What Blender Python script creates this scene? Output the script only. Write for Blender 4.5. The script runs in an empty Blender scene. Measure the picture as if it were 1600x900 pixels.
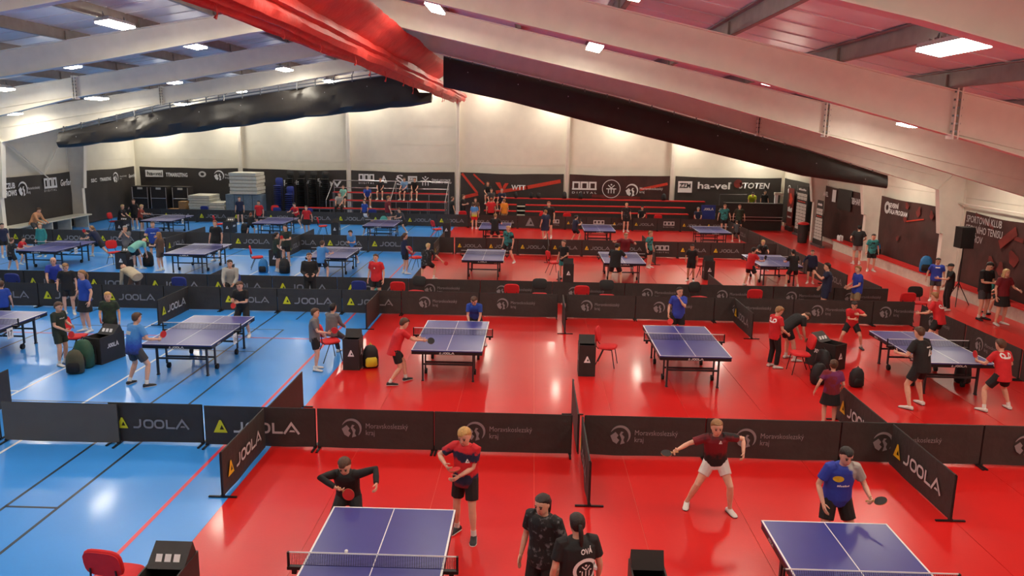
import bpy, bmesh, math, random
from mathutils import Vector, Matrix, noise
from mathutils.bvhtree import BVHTree
sc = bpy.context.scene
C = sc.collection
R = math.radians
random.seed(7)

# ------------------------------------------------------------------ camera, world, exposure
cam_d = bpy.data.cameras.new('camera')
cam_d.sensor_width = 36.0
cam_d.lens = 1241.72 / 1600 * 36.0
cam_d.clip_end = 200
cam = bpy.data.objects.new('camera', cam_d)
C.objects.link(cam)
def cam_axes(yaw, pitch, roll):
    f = Vector((math.sin(yaw) * math.cos(pitch), math.cos(yaw) * math.cos(pitch), -math.sin(pitch)))
    r = Vector((math.cos(yaw), -math.sin(yaw), 0))
    d = f.cross(r)
    c, s = math.cos(roll), math.sin(roll)
    return c * r + s * d, -s * r + c * d, f
_r, _d, _f = cam_axes(-.0234593, .1940702, -.0169159)
cam.matrix_world = Matrix(((_r.x, -_d.x, -_f.x, 0), (_r.y, -_d.y, -_f.y, 0), (_r.z, -_d.z, -_f.z, 5.38), (0, 0, 0, 1)))
sc.camera = cam
w = bpy.data.worlds.new('world')
sc.world = w
w.use_nodes = True
w.node_tree.nodes['Background'].inputs[0].default_value = (.55, .6, .7, 1)
w.node_tree.nodes['Background'].inputs[1].default_value = .05
sc.view_settings.view_transform = 'Standard'
sc.view_settings.look = 'None'
sc.view_settings.gamma = 1
sc.view_settings.use_curve_mapping = False
sc.view_settings.exposure = -0.07
LAMP = 68.0

# ------------------------------------------------------------------ materials
MATS = {}
def lin(c):
    return tuple(((x / 255 / 12.92) if x <= 10 else ((x / 255 + .055) / 1.055) ** 2.4) for x in c)
def mat(name, rgb, rough=.6, metal=0, var=.1, scale=8, bump=0, bscale=60, emit=0, coat=0, spec=.5):
    """procedural material: base colour broken up by noise, optional fine bump; rgb in sRGB 0..255"""
    if name in MATS:
        return MATS[name]
    m = bpy.data.materials.new(name)
    m.use_nodes = True
    nt = m.node_tree
    b = nt.nodes['Principled BSDF']
    c = lin(rgb)
    tc = nt.nodes.new('ShaderNodeTexCoord')
    if var:
        n = nt.nodes.new('ShaderNodeTexNoise')
        n.inputs['Scale'].default_value = scale
        n.inputs['Detail'].default_value = 3
        nt.links.new(tc.outputs['Object'], n.inputs['Vector'])
        rp = nt.nodes.new('ShaderNodeValToRGB')
        rp.color_ramp.elements[0].position = .3
        rp.color_ramp.elements[1].position = .7
        rp.color_ramp.elements[0].color = (*[x * (1 - var) for x in c], 1)
        rp.color_ramp.elements[1].color = (*[min(1, x * (1 + var)) for x in c], 1)
        nt.links.new(n.outputs['Fac'], rp.inputs[0])
        nt.links.new(rp.outputs[0], b.inputs['Base Color'])
    else:
        b.inputs['Base Color'].default_value = (*c, 1)
    if bump:
        n2 = nt.nodes.new('ShaderNodeTexNoise')
        n2.inputs['Scale'].default_value = bscale
        n2.inputs['Detail'].default_value = 2
        nt.links.new(tc.outputs['Object'], n2.inputs['Vector'])
        bp = nt.nodes.new('ShaderNodeBump')
        bp.inputs['Strength'].default_value = bump
        bp.inputs['Distance'].default_value = .02
        nt.links.new(n2.outputs['Fac'], bp.inputs['Height'])
        nt.links.new(bp.outputs[0], b.inputs['Normal'])
    b.inputs['Roughness'].default_value = rough
    b.inputs['Metallic'].default_value = metal
    b.inputs['Coat Weight'].default_value = coat
    b.inputs['Coat Roughness'].default_value = .12
    b.inputs['Specular IOR Level'].default_value = spec
    if emit:
        b.inputs['Emission Color'].default_value = (1, .905, .735, 1)
        b.inputs['Emission Strength'].default_value = emit
    MATS[name] = m
    return m

def floor_mat(name, rgb):
    m = mat(name, rgb, rough=.3, var=.05, scale=.7, coat=.18)
    m.node_tree.nodes['Principled BSDF'].inputs['Coat Roughness'].default_value = .1
    nt = m.node_tree
    b = nt.nodes['Principled BSDF']
    tc = nt.nodes['Texture Coordinate']
    v = nt.nodes.new('ShaderNodeTexVoronoi')
    v.inputs['Scale'].default_value = 34
    n = nt.nodes.new('ShaderNodeTexNoise')
    n.inputs['Scale'].default_value = 3.5
    n.inputs['Detail'].default_value = 2
    a = nt.nodes.new('ShaderNodeMath')
    a.operation = 'MULTIPLY_ADD'
    a.inputs[1].default_value = .35
    bp = nt.nodes.new('ShaderNodeBump')
    bp.inputs['Strength'].default_value = .1
    bp.inputs['Distance'].default_value = .01
    nt.links.new(tc.outputs['Object'], v.inputs['Vector'])
    nt.links.new(tc.outputs['Object'], n.inputs['Vector'])
    nt.links.new(v.outputs['Distance'], a.inputs[0])
    nt.links.new(n.outputs['Fac'], a.inputs[2])
    nt.links.new(a.outputs[0], bp.inputs['Height'])
    nt.links.new(bp.outputs[0], b.inputs['Normal'])
    return m

K = dict(
    red_floor=floor_mat('red_vinyl', (214, 30, 28)),
    blue_floor=floor_mat('blue_vinyl', (60, 154, 242)),
    seam=mat('floor_seam', (236, 120, 105), .5, var=.05),
    line_white=mat('line_white', (232, 236, 240), .35, var=.05),
    line_black=mat('line_black', (38, 44, 62), .35, var=.05),
    line_red=mat('line_red', (222, 62, 80), .35, var=.05),
    steel=mat('painted_steel', (238, 232, 220), .42, var=.04, scale=3),
    wall=mat('wall_panel', (232, 227, 212), .5, var=.03, scale=2),
    wall_back=mat('wall_joint', (150, 148, 140), .8, var=.05),
    roof=mat('roof_sheet', (232, 230, 230), .45, var=.05, scale=1.5),
    purlin=mat('galvanised', (146, 140, 134), .55, metal=.1, var=.12, scale=4),
    black=mat('black_paint', (22, 22, 24), .45, var=.1),
    rubber=mat('black_rubber', (16, 16, 17), .7, var=.1),
    grey_metal=mat('grey_metal', (120, 122, 126), .35, metal=.7, var=.08),
    silver=mat('silver_tube', (190, 190, 192), .3, metal=.8, var=.06),
    legs=mat('table_leg', (58, 60, 64), .4, metal=.4, var=.08),
    table=mat('table_blue', (64, 68, 142), .3, var=.04, scale=3, spec=.5),
    white=mat('white_print', (235, 235, 235), .5, var=.03),
    offwhite=mat('offwhite', (214, 212, 204), .6, var=.06),
    net=mat('net_thread', (24, 24, 30), .7, var=.1),
    cover=mat('barrier_fabric', (54, 51, 49), .62, var=.14, scale=3, bump=.35, bscale=9),
    cover_redlit=mat('barrier_fabric_redlit', (56, 42, 40), .62, var=.12, scale=3, bump=.1, bscale=14),  # black fabric with the red floor's reflection put into its colour
    cover_back=mat('barrier_fabric_grey', (92, 90, 86), .7, var=.06, scale=3),
    grey_print=mat('grey_print', (138, 138, 140), .5, var=.05),
    pale_print=mat('pale_print', (196, 196, 196), .5, var=.05),
    yellow_print=mat('yellow_print', (214, 214, 30), .5, var=.05),
    gold_print=mat('gold_print', (228, 190, 40), .5, var=.05),
    banner=mat('banner_cloth', (58, 53, 50), .6, var=.12, scale=1.2, bump=.25, bscale=5),
    banner_red=mat('banner_red', (112, 38, 33), .6, var=.45, scale=1.5),
    banner_dark=mat('banner_maroon', (66, 36, 33), .6, var=.35, scale=1.2, bump=.25, bscale=5),
    red_print=mat('red_print', (206, 62, 40), .5, var=.1),
    curtain=mat('black_curtain', (48, 44, 41), .42, var=.15, scale=2, bump=.3, bscale=6),
    red_curtain=mat('red_curtain', (206, 62, 56), .5, var=.14, scale=1.6, bump=.6, bscale=7),
    chair_red=mat('chair_red', (214, 32, 38), .7, var=.06, bump=.1, bscale=200),
    chair_blue=mat('chair_blue', (44, 60, 140), .7, var=.06, bump=.1, bscale=200),
    chair_black=mat('chair_black', (20, 20, 21), .6, var=.06),
    bench_red=mat('bench_red', (205, 38, 36), .4, var=.06),
    dark=mat('dark_board', (48, 43, 41), .6, var=.12),
    box=mat('box_black', (44, 41, 40), .55, var=.12, scale=5),
    mat_grey=mat('mat_grey', (208, 206, 192), .6, var=.08),
    mat_blue=mat('mat_blue', (104, 124, 142), .6, var=.1),
    card=mat('cardboard', (170, 128, 84), .7, var=.1),
    lamp=mat('lamp_glow', (255, 250, 240), .5, var=0, emit=LAMP),
    lamp_body=mat('lamp_body', (200, 200, 200), .4, metal=.4, var=.05),
    bat_red=mat('bat_red', (206, 40, 42), .6, var=.05),
    bat_black=mat('bat_black', (24, 24, 26), .6, var=.05),
    bat_wood=mat('bat_wood', (196, 150, 96), .5, var=.1),
    ball=mat('ball_white', (240, 240, 236), .5, var=.02),
    teal=mat('teal_bag', (60, 150, 140), .6, var=.1),
    blue_bag=mat('blue_bag', (40, 120, 180), .6, var=.12),
    dark_bag=mat('dark_bag', (26, 27, 30), .6, var=.15),
    green_bag=mat('green_bag', (44, 84, 62), .6, var=.15),
    olive_bag=mat('olive_bag', (74, 72, 52), .6, var=.15),
    neon=mat('neon_strap', (220, 205, 50), .5, var=.05),
    speaker=mat('speaker_black', (22, 20, 20), .7, var=.1, bump=.1, bscale=300),
)

# ------------------------------------------------------------------ mesh helpers
class MB:
    def __init__(s):
        s.v, s.f, s.m, s.cur = [], [], [], 0
    def mat(s, i):
        s.cur = i
        return s
    def face(s, *ix):
        s.f.append(ix)
        s.m.append(s.cur)
    def poly(s, pts):
        b = len(s.v)
        s.v += [tuple(p) for p in pts]
        s.face(*range(b, b + len(pts)))
        return s
    def box(s, c, d, rot=None):
        b = len(s.v)
        for x in (-.5, .5):
            for y in (-.5, .5):
                for z in (-.5, .5):
                    p = Vector((x * d[0], y * d[1], z * d[2]))
                    if rot is not None:
                        p = rot @ p
                    s.v.append((c[0] + p.x, c[1] + p.y, c[2] + p.z))
        for q in ((0, 1, 3, 2), (4, 6, 7, 5), (0, 4, 5, 1), (2, 3, 7, 6), (0, 2, 6, 4), (1, 5, 7, 3)):
            s.face(*[b + i for i in q])
        return s
    def bar(s, p, q, w, h=None, up=(0, 0, 1)):
        p, q = Vector(p), Vector(q)
        d = q - p
        L = d.length
        d.normalize()
        u = Vector(up)
        if abs(d.dot(u)) > .99:
            u = Vector((0, 1, 0))
        r = d.cross(u).normalized()
        u = r.cross(d)
        return s.box((p + q) / 2, (w, L, h or w), Matrix((r, d, u)).transposed())
    def ring(s, c, a, b_, ra, rb, n=10, sq=0):
        k = len(s.v)
        for i in range(n):
            t = 2 * math.pi * i / n
            x, y = math.cos(t), math.sin(t)
            if sq:
                x = math.copysign(abs(x) ** (1 - sq), x)
                y = math.copysign(abs(y) ** (1 - sq), y)
            p = c + a * (ra * x) + b_ * (rb * y)
            s.v.append((p.x, p.y, p.z))
        return k
    def loft(s, rings, n=10, sq=0):
        """rings: (centre, axis_a, axis_b, ra, rb)"""
        ks = [s.ring(Vector(r[0]), Vector(r[1]), Vector(r[2]), r[3], r[4], n, sq) for r in rings]
        for k0, k1 in zip(ks, ks[1:]):
            for i in range(n):
                j = (i + 1) % n
                s.face(k0 + i, k0 + j, k1 + j, k1 + i)
        s.face(*[ks[0] + i for i in reversed(range(n))])
        s.face(*[ks[-1] + i for i in range(n)])
        return s
    def tube(s, pts, r, n=8):
        pts = [Vector(p) for p in pts]
        if not isinstance(r, (list, tuple)):
            r = [r] * len(pts)
        rg = []
        a = None
        for i, p in enumerate(pts):
            d = (pts[min(i + 1, len(pts) - 1)] - pts[max(i - 1, 0)]).normalized()
            if a is None:
                a = d.orthogonal().normalized()
            else:
                a = (a - d * a.dot(d)).normalized()
            rg.append((p, a, d.cross(a), r[i], r[i]))
        return s.loft(rg, n)
    def prism(s, pts, off):
        """extrude polygon pts by vector off"""
        n = len(pts)
        b = len(s.v)
        o = Vector(off)
        s.v += [tuple(p) for p in pts] + [tuple(Vector(p) + o) for p in pts]
        s.face(*[b + i for i in reversed(range(n))])
        s.face(*[b + n + i for i in range(n)])
        for i in range(n):
            j = (i + 1) % n
            s.face(b + i, b + j, b + n + j, b + n + i)
        return s
    def ball(s, c, r, n=10, m=6):
        c = Vector(c)
        rr = r if isinstance(r, (list, tuple)) else (r, r, r)
        rg = []
        for i in range(m + 1):
            t = math.pi * (i + .06 * (i == 0) - .06 * (i == m)) / m
            q = math.sin(t)
            rg.append((c + Vector((0, 0, -rr[2] * math.cos(t))), (1, 0, 0), (0, 1, 0), rr[0] * q, rr[1] * q))
        return s.loft(rg, n)
    def mesh(s, name, mats, smooth=False):
        me = bpy.data.meshes.new(name)
        me.from_pydata(s.v, [], s.f)
        for m in (mats if isinstance(mats, (list, tuple)) else [mats]):
            me.materials.append(m)
        if any(s.m):
            me.polygons.foreach_set('material_index', s.m)
        if smooth:
            me.polygons.foreach_set('use_smooth', [True] * len(s.f))
            try:
                me.set_sharp_from_angle(angle=R(50))
            except Exception:
                pass
        me.update()
        return me
    def build(s, name, mats, parent=None, smooth=False):
        return put(name, s.mesh(name, mats, smooth), parent)

def put(name, me, parent=None, loc=None, rz=None, mw=None):
    o = bpy.data.objects.new(name, me)
    C.objects.link(o)
    if parent is not None:
        o.parent = parent
    if loc is not None:
        o.location = loc
    if rz is not None:
        o.rotation_euler = (0, 0, rz)
    if mw is not None:
        o.matrix_basis = mw
    return o
def tag(o, label=None, cat=None, group=None, kind=None):
    if label: o['label'] = label
    if cat: o['category'] = cat
    if group: o['group'] = group
    if kind: o['kind'] = kind
    return o
def empty(name, loc=(0, 0, 0), rz=0):
    o = bpy.data.objects.new(name, None)
    C.objects.link(o)
    o.location = loc
    o.rotation_euler = (0, 0, rz)
    o.empty_display_size = .1
    return o
def copy_tree(o, parent=None):
    c = o.copy()
    C.objects.link(c)
    c.parent = parent
    for ch in [x for x in C.objects if x.parent == o]:
        copy_tree(ch, c)
    return c
KIDS = {}
def clone(o, loc, rz=0, label=None, group=None, cat=None):
    """copy of a thing with its parts and sub-parts (children listed once per source)"""
    if o.name not in KIDS:
        KIDS[o.name] = [(k, list(k.children)) for k in o.children]
    c = o.copy()
    C.objects.link(c)
    c.location = loc
    c.rotation_euler = (0, 0, rz)
    for k, subs in KIDS[o.name]:
        d = k.copy()
        C.objects.link(d)
        d.parent = c
        for g in subs:
            e = g.copy()
            C.objects.link(e)
            e.parent = d
    tag(c, label, cat, group)
    return c
def smooth_mesh(me):
    me.polygons.foreach_set('use_smooth', [True] * len(me.polygons))
    return me

# ------------------------------------------------------------------ lettering and emblems (flat, in local x/z, facing -y, centred)
TXT = {}
def text_mesh(s, w, h, m, bold=.0, shear=0):
    """a line (or lines) of lettering fitted into w x h metres"""
    key = (s, round(w, 3), round(h, 3), m.name, bold, shear)
    if key in TXT:
        return TXT[key]
    cu = bpy.data.curves.new('lettering', 'FONT')
    cu.body = s
    cu.align_x = 'LEFT' if '\n' in s else 'CENTER'
    cu.offset = bold
    cu.shear = shear
    cu.resolution_u = 2
    cu.space_line = .95
    ob = bpy.data.objects.new('lettering', cu)
    me = bpy.data.meshes.new_from_object(ob)
    bpy.data.objects.remove(ob)
    bpy.data.curves.remove(cu)
    vs = [v.co.copy() for v in me.vertices]
    if vs:
        x0, x1 = min(v.x for v in vs), max(v.x for v in vs)
        y0, y1 = min(v.y for v in vs), max(v.y for v in vs)
        for v, c in zip(me.vertices, vs):
            v.co = ((c.x - (x0 + x1) / 2) / (x1 - x0) * w, 0, (c.y - (y0 + y1) / 2) / (y1 - y0) * h)
    me.materials.clear()
    me.materials.append(m)
    TXT[key] = me
    return me
def stroke(mb, pts, t, closed=False):
    """constant-width flat stroke through 2-D points (mitred)"""
    n = len(pts)
    P = [Vector((p[0], p[1])) for p in pts]
    L, Rr = [], []
    for i in range(n):
        a = P[i - 1] if (i > 0 or closed) else None
        b = P[(i + 1) % n] if (i < n - 1 or closed) else None
        d0 = (P[i] - a).normalized() if a is not None else None
        d1 = (b - P[i]).normalized() if b is not None else None
        if d0 is None: d0 = d1
        if d1 is None: d1 = d0
        nn = (Vector((-d0.y, d0.x)) + Vector((-d1.y, d1.x)))
        nn.normalize()
        k = t / 2 / max(.35, nn.dot(Vector((-d1.y, d1.x))))
        L.append(P[i] + nn * k)
        Rr.append(P[i] - nn * k)
    for i in range(n if closed else n - 1):
        j = (i + 1) % n
        mb.poly([(Rr[i].x, 0, Rr[i].y), (Rr[j].x, 0, Rr[j].y), (L[j].x, 0, L[j].y), (L[i].x, 0, L[i].y)])
def round_rect(x0, y0, x1, y1, r, k=3):
    out = []
    for cx, cy, a in ((x1 - r, y0 + r, -90), (x1 - r, y1 - r, 0), (x0 + r, y1 - r, 90), (x0 + r, y0 + r, 180)):
        for i in range(k + 1):
            t = R(a + 90 * i / k)
            out.append((cx + r * math.cos(t), cy + r * math.sin(t)))
    return out
def word_mesh(w, h, m):
    """the wide geometric five-letter word on the barriers"""
    key = ('word', round(w, 3), round(h, 3), m.name)
    if key in TXT:
        return TXT[key]
    mb = MB()
    t = h * .2
    u_ = w / 5.25
    a, b = t / 2, h - t / 2
    x = -w / 2
    stroke(mb, [(x, a), (x + u_ * .45, a), (x + u_ * .62, a + h * .12), (x + u_ * .68, a + h * .3), (x + u_ * .68, h)], t)
    for k in (1, 2):
        x0 = x + k * u_ * 1.02 - u_ * .06
        stroke(mb, round_rect(x0 + t / 2, a, x0 + u_ * .98 - t / 2, b, h * .3), t, True)
    x0 = x + 3.1 * u_
    stroke(mb, [(x0 + t / 2, h), (x0 + t / 2, a), (x0 + u_ * .85, a)], t)
    x0 = x + 4.05 * u_
    stroke(mb, [(x0, 0), (x0 + u_ * .6, h * .98), (x0 + u_ * 1.2, 0)], t)
    mb.poly([(x0 + u_ * .4, 0, h * .18), (x0 + u_ * .9, 0, h * .18), (x0 + u_ * .8, 0, h * .34), (x0 + u_ * .5, 0, h * .34)])
    for i, v in enumerate(mb.v):
        mb.v[i] = (v[0], 0, v[2] - h / 2)
    TXT[key] = mb.mesh('lettering', m)
    return TXT[key]
def tri_mesh(w, h, m):
    """notched triangle emblem"""
    key = ('tri', round(w, 3), round(h, 3), m.name)
    if key in TXT:
        return TXT[key]
    mb = MB()
    def q(*p):
        mb.poly([((x - .5) * w, 0, (y - .5) * h) for x, y in p])
    q((0, 0), (.34, 0), (.6, .62), (.5, 1), (.43, .98))
    q((.5, 1), (.6, .62), (.77, .24), (.42, .24), (.34, 0), (1, 0), (.57, .98))
    TXT[key] = mb.mesh('triangle_emblem', m)
    return TXT[key]
def region_mesh(h, m):
    """round emblem: open crescent over a winding road"""
    key = ('reg', round(h, 3), m.name)
    if key in TXT:
        return TXT[key]
    mb = MB()
    r = h / 2
    n = 22
    A = [R(-50 + 215 * i / n) for i in range(n + 1)]
    for i in range(n):
        f0, f1 = math.sin(math.pi * i / n) ** .6, math.sin(math.pi * (i + 1) / n) ** .6
        a0, a1 = A[i], A[i + 1]
        i0, i1 = r * (1 - .26 * f0), r * (1 - .26 * f1)
        mb.poly([(r * math.cos(a0), 0, r * math.sin(a0)), (r * math.cos(a1), 0, r * math.sin(a1)),
                 (i1 * math.cos(a1), 0, i1 * math.sin(a1)), (i0 * math.cos(a0), 0, i0 * math.sin(a0))])
    mb.poly([(x * r, 0, y * r) for x, y in ((-1, -.1), (-.5, .3), (-.2, -.05), (-.35, -.3), (-.1, -.55), (-.35, -.95), (-.75, -.7))])
    mb.poly([(x * r, 0, y * r) for x, y in ((.05, .35), (.3, .3), (.12, .08), (.4, -.2), (.3, -.55), (.45, -.85), (0, -1), (.12, -.5), (.05, -.25), (-.1, .02))])
    TXT[key] = mb.mesh('round_emblem', m)
    return TXT[key]
def gates_mesh(w, h, m):
    """three joined square arches on a bar"""
    key = ('gates', round(w, 3), round(h, 3), m.name)
    if key in TXT:
        return TXT[key]
    mb = MB()
    t = h * .2
    mb.poly([(-w / 2, 0, -h / 2), (w / 2, 0, -h / 2), (w / 2, 0, -h / 2 + t), (-w / 2, 0, -h / 2 + t)])
    for k in range(3):
        a = -w / 2 + k * w / 3 + w * .012
        b = a + w / 3 - w * .024
        stroke(mb, [(a + t / 2, -h / 2 + t), (a + t / 2, h / 2 - t / 2), (b - t / 2, h / 2 - t / 2), (b - t / 2, -h / 2 + t)], t)
    TXT[key] = mb.mesh('arch_emblem', m)
    return TXT[key]
def plate_mesh(w, h, m):
    key = ('plate', round(w, 3), round(h, 3), m.name)
    if key not in TXT:
        TXT[key] = MB().poly([(-w / 2, 0, -h / 2), (w / 2, 0, -h / 2), (w / 2, 0, h / 2), (-w / 2, 0, h / 2)]).mesh('plate', m)
    return TXT[key]
def disc_mesh(r0, r1, m, n=28, sx=1):
    key = ('disc', round(r0, 3), round(r1, 3), m.name, sx)
    if key not in TXT:
        mb = MB()
        for i in range(n):
            a, b = 2 * math.pi * i / n, 2 * math.pi * (i + 1) / n
            mb.poly([(sx * r1 * math.cos(a), 0, r1 * math.sin(a)), (sx * r1 * math.cos(b), 0, r1 * math.sin(b)),
                     (sx * r0 * math.cos(b), 0, r0 * math.sin(b)), (sx * r0 * math.cos(a), 0, r0 * math.sin(a))])
        TXT[key] = mb.mesh('ring_emblem', m)
    return TXT[key]
def player_mesh(s_, m):
    """table with a figure raising both arms"""
    key = ('player', round(s_, 3), m.name)
    if key not in TXT:
        mb = MB()
        stroke(mb, [(-.5 * s_, 0), (.5 * s_, 0)], .1 * s_)
        for x in (-.28, 0, .28):
            stroke(mb, [(x * s_, 0), (x * s_, -.45 * s_)], .09 * s_)
        stroke(mb, [(-.32 * s_, .38 * s_), (0, .08 * s_), (.32 * s_, .38 * s_)], .09 * s_)
        mb.poly([(.09 * s_ * math.cos(R(a)), 0, .42 * s_ + .09 * s_ * math.sin(R(a))) for a in range(0, 360, 45)])
        TXT[key] = mb.mesh('player_emblem', m)
    return TXT[key]

def patch_mesh(w, h, m, nx=8, nz=2):
    """printed patch fine enough to follow cloth"""
    key = ('patch', round(w, 3), round(h, 3), m.name)
    if key not in TXT:
        mb = MB()
        for i in range(nx):
            for j in range(nz):
                x0, x1, z0, z1 = -w / 2 + w * i / nx, -w / 2 + w * (i + 1) / nx, -h / 2 + h * j / nz, -h / 2 + h * (j + 1) / nz
                mb.poly([(x0, 0, z0), (x1, 0, z0), (x1, 0, z1), (x0, 0, z1)])
        TXT[key] = mb.mesh('patch', m)
    return TXT[key]
def blurred_word(w, h, m, n=6, seed=0):
    """row of small blocks for print too blurred to read"""
    key = ('blur', round(w, 3), round(h, 3), m.name, n, seed)
    if key not in TXT:
        mb = MB()
        for i in range(n):
            a, b = -w / 2 + w * i / n, -w / 2 + w * (i + .82) / n
            t = h * (.32 + .18 * math.sin(i * 2.1 + seed))
            mb.poly([(a, 0, -h / 2), (b, 0, -h / 2), (b, 0, t), (a, 0, t)])
        TXT[key] = mb.mesh('blurred_print', m)
    return TXT[key]

# ------------------------------------------------------------------ the hall
XL, XR, YB, YF, RIDGE = -24.75, 15.4, 49.4, -3.0, -4.6
FRAMES = [1.5, 8.2, 15.5, 22.2, 28.8, 35.5, 42.1, 48.9]
def top_z(x):
    return 8.97 - .216 * (x - RIDGE) if x > RIDGE else 8.97 + .165 * (x - RIDGE)
def low_z(x, prof):
    for (a, za), (b, zb) in zip(prof, prof[1:]):
        if min(a, b) - 1e-6 <= x <= max(a, b) + 1e-6:
            return za + (zb - za) * (x - a) / (b - a)
PR = [(-4.6, 8.3), (-.8, 7.47), (3.74, 6.5), (8.3, 5.34), (14.4, 3.62)]
PL = [(-4.6, 8.33), (-7.7, 7.88), (-12, 7.08), (-16.4, 6.33), (-23.7, 4.55)]

fl = tag(MB().box(((XL + XR) / 2, (YB + YF) / 2, -.16), (XR - XL + .4, YB - YF + .4, .3)).build('floor', K['seam']), kind='structure')
MB().box(((XL - 4.4) / 2, (YB + YF) / 2, -.005), (-4.4 - XL, YB - YF, .01)).build('blue_floor_sheet', K['blue_floor'], fl)
x = -4.396
while x < XR - .1:
    x1 = min(x + 1.508, XR)
    MB().box(((x + x1) / 2 - .004, (YB + YF) / 2, -.005), (x1 - x - .009, YB - YF, .01)).build('red_floor_sheet', K['red_floor'], fl)
    x = x1
def fline(a, b, w_, m):
    a, b = Vector((*a, .0015)), Vector((*b, .0015))
    MB().bar(a, b, w_, .003).build('court_line', K[m], fl)
for a, b, w_, m in (
    ((-5.2, -2), (-5.2, 34), .06, 'line_red'), ((-5.2, 34), (-5.2, 46), .06, 'line_red'),
    ((-24, 19.9), (-5.2, 19.9), .05, 'line_red'),
    ((-6.68, -2), (-6.68, 20.8), .045, 'line_black'), ((-7.44, 3), (-7.44, 46), .045, 'line_black'),
    ((-7.44, 10.36), (-6.68, 10.36), .045, 'line_black'), ((-12.8, 14.75), (-6.7, 14.75), .035, 'line_black'),
    ((-12.8, 20.8), (-6.68, 20.8), .035, 'line_black'), ((-12.85, -2), (-12.85, 46), .045, 'line_black'),
    ((-6.68, 22), (-6.68, 46), .045, 'line_black'), ((-11.5, 18.6), (-6.7, 18.6), .035, 'line_black'),
    ((-8.75, -2), (-8.75, 46), .05, 'line_white'), ((-10.42, 13), (-10.42, 46), .05, 'line_white'),
    ((-10.42, 15.3), (-15, 15.3), .05, 'line_white'), ((-24, 33.2), (-8.75, 33.2), .05, 'line_white'),
    ((-16.5, -2), (-16.5, 46), .05, 'line_white'), ((-20.6, 12), (-20.6, 46), .05, 'line_black'),
    ((-22.5, -2), (-22.5, 46), .05, 'line_white')):
    fline(a, b, w_, m)
# small white court corner mark by the side barrier
MB().poly([(6.25, 12.95, .002), (6.5, 12.95, .002), (6.32, 13.65, .002), (6.22, 13.7, .002)]).build('court_line', K['line_white'], fl)

# walls: dark backing with lapped horizontal panels in front
def wall_panels(wall, a, b, axis, pos, inward, ztop):
    z = 0
    while z < 9:
        h = 1.12
        zt = z + h
        if zt > ztop:
            break
        L = b - a
        c = (a + b) / 2
        d = (L - .02, .03, h - .014) if axis == 'x' else (.03, L - .02, h - .014)
        p = (c, pos + inward * .015, z + h / 2) if axis == 'x' else (pos + inward * .015, c, z + h / 2)
        MB().box(p, d).build('wall_panel', K['wall'], wall)
        z = zt
wb = tag(MB().prism([(XL, YB, 0), (XR, YB, 0), (XR, YB, top_z(XR) + .3), (RIDGE, YB, 9.27), (XL, YB, top_z(XL) + .3)], (0, .2, 0)).build('wall_back', K['wall']), kind='structure')
BC = [-24.6, -18.0, -11.3, -4.6, 2.08, 8.5, 15.3]
for a, b in zip(BC, BC[1:]):
    wall_panels(wb, a, b, 'x', YB, -1, min(top_z(a), top_z(b)) - .1)
wl = tag(MB().box((XL - .1, (YB + YF) / 2, 2.9), (.2, YB - YF, 5.8)).build('wall_left', K['wall']), kind='structure')
wr = tag(MB().box((XR + .1, (YB + YF) / 2, 2.45), (.2, YB - YF, 4.9)).build('wall_right', K['wall']), kind='structure')
for a, b in zip([YF] + FRAMES, FRAMES):
    wall_panels(wl, a, b, 'y', XL, 1, 5.7)
    wall_panels(wr, a, b, 'y', XR, -1, 4.7)
tag(MB().prism([(XL, YF, 0), (XR, YF, 0), (XR, YF, top_z(XR) + .3), (RIDGE, YF, 9.27), (XL, YF, top_z(XL) + .3)], (0, -.2, 0)).build('wall_front', K['wall']), kind='structure')
# roof
rf = tag(MB().prism([(XL - .2, YF - .2, top_z(XL - .2) + .3), (RIDGE, YF - .2, 9.27), (XR + .2, YF - .2, top_z(XR + .2) + .3),
                     (XR + .2, YF - .2, top_z(XR + .2) + .5), (RIDGE, YF - .2, 9.47), (XL - .2, YF - .2, top_z(XL - .2) + .5)],
                    (0, YB - YF + .4, 0)).build('ceiling', K['roof']), kind='structure')
for k in range(-9, 10):
    if k == 0:
        continue
    xx = RIDGE + 2.05 * k
    if xx < XL + .3 or xx > XR - .3:
        continue
    z = top_z(xx)
    mb = MB().box((xx, (YB + YF) / 2, z + .15), (.012, YB - YF, .3))
    mb.box((xx + .05, (YB + YF) / 2, z + .008), (.11, YB - YF, .016)).box((xx - .05, (YB + YF) / 2, z + .29), (.11, YB - YF, .016))
    for yf in FRAMES:
        mb.box((xx, yf, z + .13), (.09, .06, .24))
    mb.build('purlin', K['purlin'], rf)
# tie bars half way along each bay, across the purlins
for ya, yb in zip(FRAMES, FRAMES[1:]):
    ym = (ya + yb) / 2
    for side in (-1, 1):
        xe = XL + .4 if side < 0 else XR - .4
        MB().bar((RIDGE + side * .5, ym, top_z(RIDGE + side * .5) + .24), (xe, ym, top_z(xe) + .24), .07, .04).build('tie_bar', K['purlin'], rf)
# ribs of the roof sheet
for k in range(int((YB - YF) / 1.0)):
    yy = YF + .5 + k * 1.0
    mb = MB()
    for xe in (XL + .1, XR - .1):
        mb.bar((RIDGE, yy, 9.262), (xe, yy, top_z(xe) + .292), .05, .02)
    mb.build('roof_rib', K['roof'], rf)

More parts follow.
